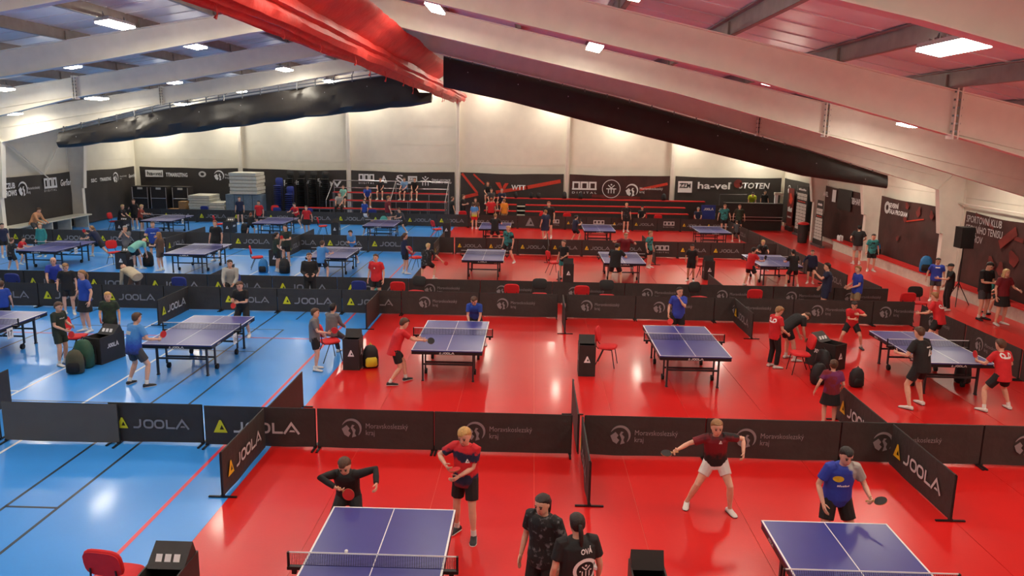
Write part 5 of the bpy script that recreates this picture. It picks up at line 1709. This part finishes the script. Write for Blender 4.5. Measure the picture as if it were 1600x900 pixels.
def back(x0, x1, label, items, **kw):
    c = (x0 + x1) / 2
    banner((c, 48.98), 0, x1 - x0, .05, 2.9, label, [(me, x - c, z, nm) for me, (x, z), nm in items], **kw)
back(-24.3, -18.15, 'black back-wall banner with a white name plate, ring and round emblem', [
    (plate_mesh(1.1, .42, W_), (-23.37, 2.49), 'plate'), (text_mesh('ha-vel', .92, .26, K['black'], .03), ((-23.35, 2.49)[0], (-23.35, 2.49)[1]), 'lettering'),
    (text_mesh('TTMARKETING', 1.35, .25, W_, .03), (-21.97, 2.43), 'lettering'), (disc_mesh(.09, .18, K['pale_print'], sx=1.3), (-20.37, 2.50), 'ring_emblem'),
    (region_mesh(.62, W_), (-19.33, 2.44), 'round_emblem'), (text_mesh('Moravskoslezský\nkraj', 1.1, .34, W_), (-18.42, 2.38), 'lettering')], seed=1, amp=.09)
back(-17.85, -11.45, 'black back-wall banner half hidden behind stacked chairs and mats', [
    (text_mesh('HAVÍŘOV', 3.6, .5, W_, .03), (-13.54, 2.11), 'lettering')], seed=2)
back(-11.15, -4.78, 'black back-wall banner with arches, triangle and player emblems in white', [
    (gates_mesh(.98, .4, W_), (-10.20, 2.49), 'arch_emblem'), (text_mesh('D I G I T A L', .95, .1, W_), (-10.20, 2.14), 'lettering'),
    (tri_mesh(.42, .45, W_), (-9.13, 2.39), 'triangle_emblem'), (text_mesh('§', .5, .62, W_), (-8.15, 2.37), 'emblem'),
    (plate_mesh(.56, .46, W_), (-7.36, 2.38), 'plate'), (text_mesh('ZZM', .44, .2, K['black'], .02), (-7.35, 2.42), 'lettering'),
    (player_mesh(.6, W_), (-6.57, 2.32), 'player_emblem'), (text_mesh('ČESKÁ ASOCIACE\nSTOLNÍHO TENISU', 1.2, .3, W_, .02), (-5.58, 2.34), 'lettering')], seed=3)
_st = []
def slash(p, q, t, m):
    """printed stripe between two wall points"""
    a, b = Vector(p), Vector(q)
    mb = MB()
    c = (a + b) / 2
    stroke(mb, [(a.x - c.x, a.y - c.y), (b.x - c.x, b.y - c.y)], t)
    return (mb.mesh('stripe', K[m]), (c.x, c.y), 'stripe')
back(-4.42, 1.9, 'black back-wall banner with red slanting stripes and a winged emblem', [
    slash((-4.33, 2.83), (-3.37, 1.64), .14, 'red_print'), slash((-4.24, 1.38), (-3.33, 1.60), .2, 'red_print'),
    slash((-3.62, 2.80), (-2.95, 2.19), .1, 'red_print'), slash((-2.23, 1.73), (-0.31, 2.04), .2, 'red_print'), slash((-0.39, 2.04), (1.71, 2.47), .22, 'red_print'),
    (MB().poly([(-.4, 0, .2), (-.1, 0, .2), (.06, 0, -.2), (-.12, 0, -.2)]).poly([(.06, 0, -.2), (.2, 0, -.2), (.42, 0, .16), (.2, 0, .16), (.08, 0, -.02)]).mesh('winged_emblem', K['red_print']), (-1.88, 2.13), 'winged_emblem'),
    (text_mesh('WTT', .86, .3, W_, .03), (-0.86, 2.04), 'lettering')], seed=4, amp=.06)
back(2.25, 8.35, 'dark red-tinted back-wall banner with arches, circular player emblem and region emblem', [
    (gates_mesh(1.5, .5, W_), (3.17, 2.22), 'arch_emblem'), (text_mesh('D I G I T A L', 1.5, .12, W_), (3.18, 1.80), 'lettering'),
    (disc_mesh(.52, .56, W_), (4.81, 2.06), 'ring_emblem'), (player_mesh(.6, W_), (4.81, 2.06), 'player_emblem'),
    (region_mesh(.76, W_), (6.07, 2.01), 'round_emblem'), (text_mesh('Moravskoslezský\nkraj', 1.4, .4, W_), (7.24, 1.99), 'lettering'),
    slash((6.57, 2.05), (8.22, 2.43), .16, 'red_print'), slash((3.66, 1.61), (6.60, 1.51), .2, 'banner_red')], m='banner_dark', seed=5, amp=.07)
back(8.68, 15.1, 'black back-wall banner with a white plate and two large white names', [
    (plate_mesh(.85, .68, W_), (9.28, 2.26), 'plate'), (text_mesh('ZZM', .7, .3, K['black'], .04), (9.27, 2.34), 'lettering'),
    (text_mesh('ha-vel', 1.95, .42, W_, .02), (11.02, 2.37), 'lettering'), (text_mesh('®', .12, .12, W_), (12.02, 2.54), 'lettering'),
    (text_mesh('STOTEN', 1.85, .36, W_, .02, .15), (13.46, 2.41), 'lettering'), (disc_mesh(0, .26, K['banner_red']), (12.48, 2.51), 'disc_emblem')], seed=6)
# left wall
def left(y0, y1, label, items, **kw):
    c = (y0 + y1) / 2
    banner((XL + .22, c), math.pi / 2, y1 - y0, .05, 2.92, label, [(me, y - c, z, nm) for me, (y, z), nm in items], **kw)
left(35.95, 41.85, 'black side-wall banner with round emblem, arches and a script name', [
    (text_mesh('CZUB\nROWS', .8, .62, W_, .03), (36.86, 2.33), 'lettering'), (region_mesh(.7, W_), (37.75, 2.30), 'round_emblem'), (text_mesh('Moravskoslezský\nkraj', 1.0, .36, W_), (38.58, 2.18), 'lettering'),
    (gates_mesh(1.1, .52, W_), (39.99, 2.44), 'arch_emblem'), (text_mesh('D I G I T A L', 1.05, .11, W_), (39.94, 2.08), 'lettering'), (text_mesh('Gerflor', .95, .34, W_, .02, .2), (41.33, 2.39), 'lettering')], seed=7, amp=.09)
left(42.45, 48.8, 'black side-wall banner beside the corner with small white names', [
    (text_mesh('SSC', .6, .2, W_, .03), (44.04, 2.33), 'lettering'), (text_mesh('TTMARKETING', 1.2, .2, W_, .03), (45.26, 2.33), 'lettering'), (region_mesh(.6, W_), (46.40, 2.37), 'round_emblem'),
    (text_mesh('Moravskoslezský\nkraj', .8, .25, W_), (47.28, 2.32), 'lettering'), (text_mesh('SportVý', .9, .26, W_, .02, .2), (48.37, 2.34), 'lettering')], seed=8, amp=.09)
left(29.1, 35.1, 'plain dark side-wall banner beyond the frame edge', [], seed=9)
# right wall
def right(y0, y1, label, items, z1=2.92, **kw):
    c = (y0 + y1) / 2
    banner((XR - .2, c), -math.pi / 2, y1 - y0, .3, z1, label, [(me, -(y - c), z, nm) for me, (y, z), nm in items], **kw)
def blob(r, seed, m='banner_red'):
    mb = MB()
    mb.poly([(r * (1 + .3 * math.sin(3 * a + seed)) * math.cos(a), 0, r * (1 + .3 * math.cos(2 * a + seed)) * math.sin(a)) for a in [2 * math.pi * i / 12 for i in range(12)]])
    return mb.mesh('petal', K[m])
right(22.5, 28.25, 'dark red side-wall banner with three lines of white club name', [
    (text_mesh('SPORTOVNÍ KLUB\nSTOLNÍHO TENISU\nHAVÍŘOV', 2.2, .95, K['pale_print']), (26.93, 2.40), 'lettering'),
    slash((25.95, 2.60), (25.13, 2.05), .3, 'banner_red'), slash((25.19, 2.33), (24.73, 2.37), .14, 'banner_red'), (blob(0.26, 1), (25.12, 1.71), 'petal'), (blob(0.22, 2), (26.29, 1.37), 'petal'),
    (blob(0.19, 3), (25.72, 1.30), 'petal'), slash((27.54, 2.54), (26.39, 2.89), .12, 'banner_red')], m='banner_dark', seed=11, amp=.1)
right(29.15, 35.1, 'dark side-wall banner with white emblem and red petals over a bench', [
    (text_mesh('SEVERNÍ\nTALA PROGRAM', 1.7, .5, W_, .02), (33.30, 2.50), 'lettering'), (disc_mesh(.12, .26, K['pale_print']), (34.33, 2.48), 'ring_emblem'),
    (blob(0.15, 1), (32.59, 2.70), 'petal'), (blob(0.18, 4), (31.57, 2.56), 'petal'), (blob(0.15, 2), (30.54, 2.54), 'petal'), (blob(0.14, 3), (32.64, 2.20), 'petal'), (blob(0.12, 5), (33.12, 1.32), 'petal'),
    slash((32.50, 2.32), (31.09, 2.09), .05, 'red_print')], m='banner_dark', seed=12, amp=.1)
right(35.95, 41.8, 'dark maroon side-wall banner behind the tapering sponsor board', [
    (text_mesh('TIBHAR', 1.2, .3, W_, .02), (37.76, 2.44), 'lettering'), (text_mesh('AVEL', .7, .24, W_, .02), (41.60, 2.50), 'lettering'),
    (plate_mesh(.5, .6, W_), (40.44, 2.49), 'plate'), (plate_mesh(1.7, 1.0, K['dark']), (39.08, 2.41), 'plate')], m='banner_dark', seed=13, amp=.06)
right(42.45, 48.7, 'dark side-wall banner with arches next to the corner', [
    (gates_mesh(.9, .3, W_), (45.63, 2.52), 'arch_emblem'), (text_mesh('ha-vel  ZZM', 1.5, .16, W_, .02), (45.44, 2.25), 'lettering'), (region_mesh(.5, W_), (47.52, 2.32), 'round_emblem')], seed=14)
# sponsor boards standing before the wall
def sponsor_board(y, x, w0, w1, h, rows, label, head):
    e = empty('sponsor_board', (x, y, 0), -math.pi / 2)
    MB().prism([(-w1 / 2, 0, .1), (w1 / 2, 0, .1), (w0 / 2, 0, h), (-w0 / 2, 0, h)], (0, .02, 0)).build('panel', K['dark'], e)
    MB().box((0, .02, .05), (w1 * 1.05, .22, .1)).build('base', K['grey_metal'], e)
    rh = (h - .75) / rows
    for r in range(rows):
        z = .35 + (r + .5) * rh
        ww = (w1 + (w0 - w1) * (z - .1) / (h - .1)) * .9
        if r == rows - 3:
            put('print', blurred_word(ww * .8, rh * .4, K['red_print'], 9), e, (0, -.006, z))
            continue
        c = 3 if ww > .8 else 2
        for k in range(c):
            put('name_label', plate_mesh(ww / c * .93, rh * .84, K['offwhite']), e, (-ww / 2 + (k + .5) * ww / c, -.006, z))
            put('print', blurred_word(ww / c * .55, rh * .22, K['grey_print'], 5, r + k), e, (-ww / 2 + (k + .5) * ww / c, -.009, z))
    put('print', blurred_word(w0 * .7, .12, W_, 6), e, (0, -.006, h - .2))
    return tag(e, label, 'sponsor board')
sponsor_board(44.0, 14.75, 1.75, 1.75, 2.75, 11, 'tall black board with rows of white sponsor labels', 'D I G I T A L')
sponsor_board(39.9, 14.3, .8, 1.35, 2.3, 10, 'tapering black board with rows of white sponsor labels', 'TALA')
e = tag(empty('poster', (14.95, 46.5, 0), -math.pi / 2), 'red poster with a player figure beside the tall sponsor board', 'poster')
MB().box((0, .01, 1.35), (1.0, .02, 2.2)).build('panel', K['banner_red'], e)
put('figure_print', blob(.28, 2, 'red_print'), e, (0, -.005, 1.85))
put('print', blurred_word(.75, .3, W_, 4), e, (0, -.005, 1.25))
put('print', blurred_word(.7, .1, K['pale_print'], 9), e, (0, -.005, .8))
MB().box((0, .02, .12), (.9, .2, .24)).build('base', K['dark'], e)

# ------------------------------------------------------------------ benches and tiers
def wall_bench(y0, y1, x0, x1, label, z=.45):
    e = empty('wall_bench', ((x0 + x1) / 2, (y0 + y1) / 2, 0))
    L, w_ = y1 - y0, x1 - x0
    n = max(2, round(L / 1.5))
    for k in range(n):
        MB().box((0, -L / 2 + (k + .5) * L / n, z - .02), (w_, L / n - .015, .04)).build('seat_board', K['bench_red'], e)
    MB().box((.03, 0, (z - .04) / 2), (w_ - .1, L - .1, z - .04)).build('plinth', K['mat_grey'], e)
    return tag(e, label, 'bench')
wall_bench(29.3, 34.9, 14.66, 15.14, 'red wall bench with blue backpacks on it')
wall_bench(36.3, 39.0, 14.66, 15.14, 'short red wall bench with white cups on it', .5)
wall_bench(22.3, 28.0, 14.66, 15.14, 'red wall bench under the club name banner')
e = empty('wall_bench', (XL + .75, 38.5, 0))
tag(e, 'long pale grey ledge bench along the wall by the blue floor', 'bench')
MB().box((0, 0, .66), (.8, 7.0, .06)).build('seat_board', K['mat_grey'], e)
for k in range(5):
    MB().box((0, -3.2 + k * 1.6, .315), (.7, .06, .63)).build('support', K['mat_grey'], e)
# open tube tiers in front of the left half of the back wall
e = empty('seating_tier', (-9.5, 47.2, 0))
tag(e, 'open tube-framed seating tiers with red planks', 'seating tiers')
x0, x1 = -4.5, 4.45
for y, z, x0 in ((-1.0, .85, -4.4), (-.2, 1.26, -2.5), (.6, 1.67, -2.5)):
    for k in range(3):
        a = x0 + (x1 - x0) * k / 3
        MB().box((a + (x1 - x0) / 6, y, z - .02), ((x1 - x0) / 3 - .06, .32, .04)).build('seat_plank', K['bench_red'], e)
        MB().box((a + (x1 - x0) / 6, y - .45 if z < 1 else y - .4, z - .437), ((x1 - x0) / 3 - .06, .26 if z < 1 else .4, .03)).build('foot_plank', K['dark'], e)
    MB().tube([(x0, y - .14, z - .06), (x1, y - .14, z - .06)], .024, 6).build('rail', K['silver'], e, True)
    for k in range(7):
        xx = x0 + (x1 - x0) * k / 6
        MB().tube([(xx, y, 0), (xx, y, z - .04)], .022, 6).build('upright', K['silver'], e, True)
        MB().tube([(xx, y - .56, z - .465), (xx, y + .1, z - .465)], .014, 6).build('bearer', K['silver'], e, True)
for xx in (x0, x1, x0 + 3.75):
    MB().tube([(xx, .9, 0), (xx, .9, 2.35)], .024, 6).build('upright', K['silver'], e, True)
    MB().tube([(xx, -1.1, .9), (xx, -1.1, 1.3), (xx, .9, 2.35)], .02, 6).build('guard_rail', K['silver'], e, True)
MB().tube([(x0, .9, 2.33), (x1, .9, 2.33)], .022, 6).build('guard_rail', K['silver'], e, True)
MB().tube([(x0, .9, 1.9), (x1, .9, 1.9)], .022, 6).build('guard_rail', K['silver'], e, True)
# solid tiers in front of the right half
e = empty('seating_tier', (3.7, 47.2, 0))
tag(e, 'solid dark seating tiers edged with red bench boards', 'seating tiers')
for y, z, a, b in ((-1.0, .88, -6.5, -4.6), (-1.0, .88, -4.1, 5.35), (-.2, 1.18, -6.5, -4.6), (-.2, 1.18, -4.1, 5.3), (.6, 1.5, -6.5, 6.6)):
    MB().box(((a + b) / 2, y + .25, (z - .05) / 2), (b - a, .78, z - .05)).build('riser', K['dark'], e)
    n = 4 if b - a > 4 else 1
    for k in range(n):
        MB().box((a + (k + .5) * (b - a) / n, y + .05, z - .025), ((b - a) / n - .02, .42, .05)).build('seat_board', K['bench_red'], e)
for k in range(5):
    MB().box((-4.35, -1.0 + .28 * k, .12 + .23 * k), (.48, .3, .05)).build('step', K['mat_grey'], e)
for sx in (-4.58, -4.12):
    MB().prism([(sx - .012, -1.12, 0), (sx - .012, .3, 0), (sx - .012, .3, 1.12), (sx - .012, -1.12, .16)], (.024, 0, 0)).build('step_side', K['dark'], e)
# raised desk
e = empty('raised_desk', (12.75, 47.2, 0))
tag(e, 'dark raised desk platform by the corner, people working above', 'platform')
MB().box((-.15, .3, .36), (3.7, 2.4, .72)).build('deck', K['dark'], e)
MB().box((.05, -.95, 1.12), (3.3, .06, .82)).build('front_panel', K['box'], e)
MB().box((.05, -.7, 1.54), (3.3, .6, .05)).build('desk_top', K['box'], e)
MB().tube([(-1.95, -.92, .7), (-1.95, -.92, 2.05), (-.4, -.92, 2.05)], .02, 6).build('guard_rail', K['grey_metal'], e, True)
MB().tube([(-2.0, -1.02, .78), (1.7, -1.02, .78)], .025, 6).build('rail', K['silver'], e, True)
MB().tube([(-2.0, -1.02, .6), (1.7, -1.02, .6)], .02, 6).build('rail', K['silver'], e, True)
for k, (xx, m) in enumerate(((-2.6, 'chair_blue'), (-1.75, 'dark'))):
    b = tag(empty('folding_box', (12.75 + xx, 46.05, .0)), ('blue' if k == 0 else 'black') + ' folded board with white lettering leaning by the raised desk', 'board')
    MB().box((0, 0, .72), (.8, .06, 1.42)).build('panel', K[m], b)
    put('lettering', word_mesh(.55, .14, W_), b, (0, -.04, 1.2))
# camera on the raised desk
e = tag(empty('video_camera', (14.1, 46.5, 1.565)), 'white video camera on the raised desk by the posters', 'camera')
MB().box((0, 0, .25), (.16, .16, .5)).build('stand', K['white'], e)
MB().box((.12, -.05, .56), (.5, .2, .14)).build('body', K['mat_grey'], e)

# ------------------------------------------------------------------ stored mats, trolleys and stacked chairs by the back wall
def mat_stack(c, w_, d, n, h, z0, label, m='mat_grey'):
    for k in range(n):
        o = MB().box((0, 0, h / 2), (w_, d, h * .86)).box((0, -d / 2 - .004, h * .5), (w_ * .96, .008, h * .12)).build('gym_mat', K[m])
        o.location = (c[0] + .03 * math.sin(k * 2.3), c[1], z0 + k * h)
        tag(o, label, 'gym mat', 'stored gym mats')
mat_stack((-19.65, 47.3), 1.25, 1.6, 9, .155, 0, 'pale grey mat in the flat pile next to cardboard boxes')
mat_stack((-18.5, 46.9), .85, 1.4, 6, .17, 0, 'pale grey mat in the short pile behind a boy in navy')
for k in range(4):
    o = MB().box((0, 0, .75), (.5, .9, 1.5)).box((0, -.455, .4), (.5, .01, .05)).build('gym_mat', K['mat_blue'])
    o.location = (-17.75 + k * .53, 46.8, 0)
    tag(o, 'blue-grey mat standing on end under the thick pale mats', 'gym mat', 'stored gym mats')
mat_stack((-16.9, 47.0), 1.6, 1.5, 6, .21, 1.52, 'thick pale mat lying on the upright blue-grey mats')
for k, (xx, w_, h) in enumerate(((-20.75, .42, 1.0), (-21.35, .6, .55))):
    o = MB().box((0, 0, h / 2), (w_, .5, h)).box((0, -.252, h * .8), (w_ * .5, .004, h * .1)).build('cardboard_box', K['card'])
    o.location = (xx, 46.9, 0)
    tag(o, 'tall brown cardboard box by the mat pile' if k == 0 else 'low brown cardboard box by the trolleys', 'box')
for k, xx in enumerate((-23.2, -22.55 + .45, -20.95 - .05)):
    pass
for k in range(3):
    e = tag(empty('cage_trolley', (-23.6 + k * 1.12 + (.2 if k == 2 else 0), 47.6, 0)), 'black covered trolley with silver tube frame against the back wall', 'trolley', 'covered trolleys at the back')
    MB().box((0, .2, .95), (1.0, .7, 1.7)).build('cover', K['dark'], e)
    for s in (-1, 1):
        MB().tube([(s * .46, -.2, .05), (s * .46, -.2, 1.75)], .02, 6).build('upright', K['silver'], e, True)
        MB().tube([(s * .4 - .03, -.2, .06), (s * .4 + .03, -.2, .06)], .06, 10).build('wheel', K['rubber'], e)
    MB().tube([(-.46, -.2, 1.1), (.46, -.2, 1.1)], .018, 6).build('crossbar', K['silver'], e, True)
    MB().box((0, -.17, 1.68), (.3, .02, .12)).build('name_card', K['offwhite'], e)
def chair_stack(c, x, y, n, label):
    for k in range(n):
        chair(c, (x, y), 180, label, 'stacked chairs by the back wall', z=k * .12)
chair_stack('stack_blue', -15.1, 47.0, 14, 'blue chair in the taller stack next to pale mats')
chair_stack('stack_blue', -14.4, 46.85, 10, 'blue chair in the shorter stack next to black chairs')
for k in range(4):
    chair_stack('stack_black', -14.75 + k * .72, 48.1, 17, 'black chair in a tall stack against the back wall')
chair('red', (-15.1, 46.1), 180, 'red padded chair standing before the stacked blue chairs')

# ------------------------------------------------------------------ side aisle odds and ends
e = tag(empty('loudspeaker', (14.1, 26.1, 0)), 'black loudspeaker on a slim stand beside the club banner', 'loudspeaker')
MB().box((0, 0, 2.25), (.42, .44, .68)).build('cabinet', K['speaker'], e)
MB().box((-.05, -.225, 2.25), (.34, .012, .6)).build('grille', K['rubber'], e)
MB().tube([(0, 0, .5), (0, 0, 1.93)], .02, 8).build('pole', K['black'], e, True)
for a in (0, 120, 240):
    MB().tube([(0, 0, .75), (.42 * math.cos(R(a)), .42 * math.sin(R(a)), .0)], .014, 6).build('leg', K['black'], e, True)
e = tag(empty('waste_bin', (14.0, 41.2, 0)), 'black bin with a red lid beside a wall column', 'bin')
MB().loft([(Vector((0, 0, z)), (1, 0, 0), (0, 1, 0), r, r) for z, r in ((0, .22), (.05, .23), (.95, .27))], 16).build('body', K['dark'], e, True)
MB().loft([(Vector((0, 0, z)), (1, 0, 0), (0, 1, 0), r, r) for z, r in ((.95, .3), (1.0, .3), (1.06, .2), (1.08, .05))], 16).build('lid', K['bench_red'], e, True)
for k in range(6):
    o = MB().loft([(Vector((0, 0, z)), (1, 0, 0), (0, 1, 0), r, r) for z, r in ((0, .035), (.14, .045), (.2, .045), (.24, .02), (.26, .018))], 8).build('water_bottle', K['white'], None, True)
    o.location = (14.8 + .12 * (k % 2), 38.3 + .13 * (k // 2), .5)
    tag(o, 'small white bottle on the short wall bench', 'bottle', 'white bottles on the short wall bench')

# ------------------------------------------------------------------ bags
def make_bag(m, m2='dark_bag'):
    e = empty('backpack')
    V = Vector
    MB().loft([(V((0, .0, z)), (1, 0, 0), (0, 1, 0), a, b) for z, a, b in ((0, .13, .08), (.03, .165, .115), (.2, .17, .12), (.36, .15, .105), (.45, .1, .07), (.48, .04, .03))], 14, .25).build('body', K[m], e, True)
    MB().loft([(V((0, -.11, z)), (1, 0, 0), (0, 1, 0), a, b) for z, a, b in ((.04, .1, .03), (.07, .125, .05), (.2, .12, .045), (.24, .09, .02))], 12, .25).build('pocket', K[m2], e, True)
    for s in (-1, 1):
        MB().tube([(s * .06, .09, .42), (s * .09, .15, .3), (s * .1, .15, .15), (s * .12, .1, .05)], .018, 6).build('strap', K[m2], e, True)
    MB().tube([(-.03, 0, .47), (0, 0, .52), (.03, 0, .47)], .01, 6).build('handle', K[m2], e, True)
    return e
BAGS = {}
def bag(m, p, rz, label, z=0, tilt=0, s=1, m2='rubber'):
    if m + m2 not in BAGS:
        o = BAGS[m + m2] = make_bag(m, m2)
        KIDS[o.name] = [(k, []) for k in o.children]
    else:
        o = clone(BAGS[m + m2], (0, 0, 0))
    o.location = (*p, z)
    o.rotation_euler = (R(tilt), 0, R(rz))
    o.scale = (s, s, s)
    return tag(o, label, 'bag', 'sports bags about the courts')
bag('green_bag', (-10.03, 17.03), -12, 'dark green backpack leaning on the lettered box', s=1.35)
bag('olive_bag', (-9.98, 16.58), 10, 'olive backpack lying by the lettered box', s=1.1)
bag('dark_bag', (-3.64, 17.55), 20, 'black backpack with yellow trim beside the scoring box', s=1.1, m2='neon')
bag('dark_bag', (6.43, 17.08), 15, 'black round sports bag behind the girl in purple', s=1.0)
bag('dark_bag', (6.8, 17.9), -75, 'black backpack standing against the back of the red chair', s=1.2)
bag('dark_bag', (7.22, 16.96), 10, 'black backpack beside the lettered barrier and girl in purple', s=.9)
bag('dark_bag', (9.77, 17.43), 0, 'black bag under the table between the boys', s=1.0)
bag('blue_bag', (-10.09, 29.33), 0, 'bright blue backpack on the floor by the two girls', s=1.1)
bag('dark_bag', (-9.27, 29.29), 0, 'black backpack by the two girls in dark shirts', s=1.2)
bag('dark_bag', (-14.90, 30.19), 0, 'black backpack beside the person bending in mint', s=1.2)
bag('dark_bag', (-14.67, 40.13), 0, 'black backpack beside the far lettered box', s=1.2)
bag('blue_bag', (14.85, 34.3), 20, 'pale blue backpack lying on the wall bench', z=.45, s=1.1)
bag('blue_bag', (14.85, 29.9), -20, 'blue backpack on the wall bench behind a man', z=.45, s=1.3)
bag('teal', (14.85, 25.6), 60, 'mint bag on the bench under the club banner', z=.45, s=1.1)
bag('teal', ((-4.81, 1.03)[0], 24.45), 0, 'teal backpack of the boy in red in the aisle', z=.0, s=1.0)
bag('teal', ((-8.23, 0.75)[0], 43.9), 0, 'teal bag beside the man in maroon', s=1.4)
for k, px in enumerate(((-0.06, 1.70), (0.39, 1.70), (-0.98, 1.60))):
    bag('dark_bag', (px[0], 47.75), k * 40, 'dark bag left on the top red tier', z=1.5, s=.7)
bag('dark_bag', ((2.89, 1.72)[0], 47.85), 0, 'dark backpack on the top tier below the arches print', z=1.5, s=.8)
bag('dark_bag', ((1.93, 1.70)[0], 47.85), 30, 'dark backpack on the top tier beside a wall post', z=1.5, s=.85)
bag('dark_bag', ((7.85, 1.81)[0], 47.85), 30, 'dark backpack on the top tier by the white plate print', z=1.5, s=.85)
# the ball in play above the front net
o = MB().ball((0, 0, 0), .021, 12, 8).build('table_tennis_ball', K['ball'], None, True)
o.location = ((-1.92, 0.92)[0], 7.8, (-1.92, 0.92)[1])
tag(o, 'white ball in play above the net of the front table', 'ball')
finish_people()
finish_decals()
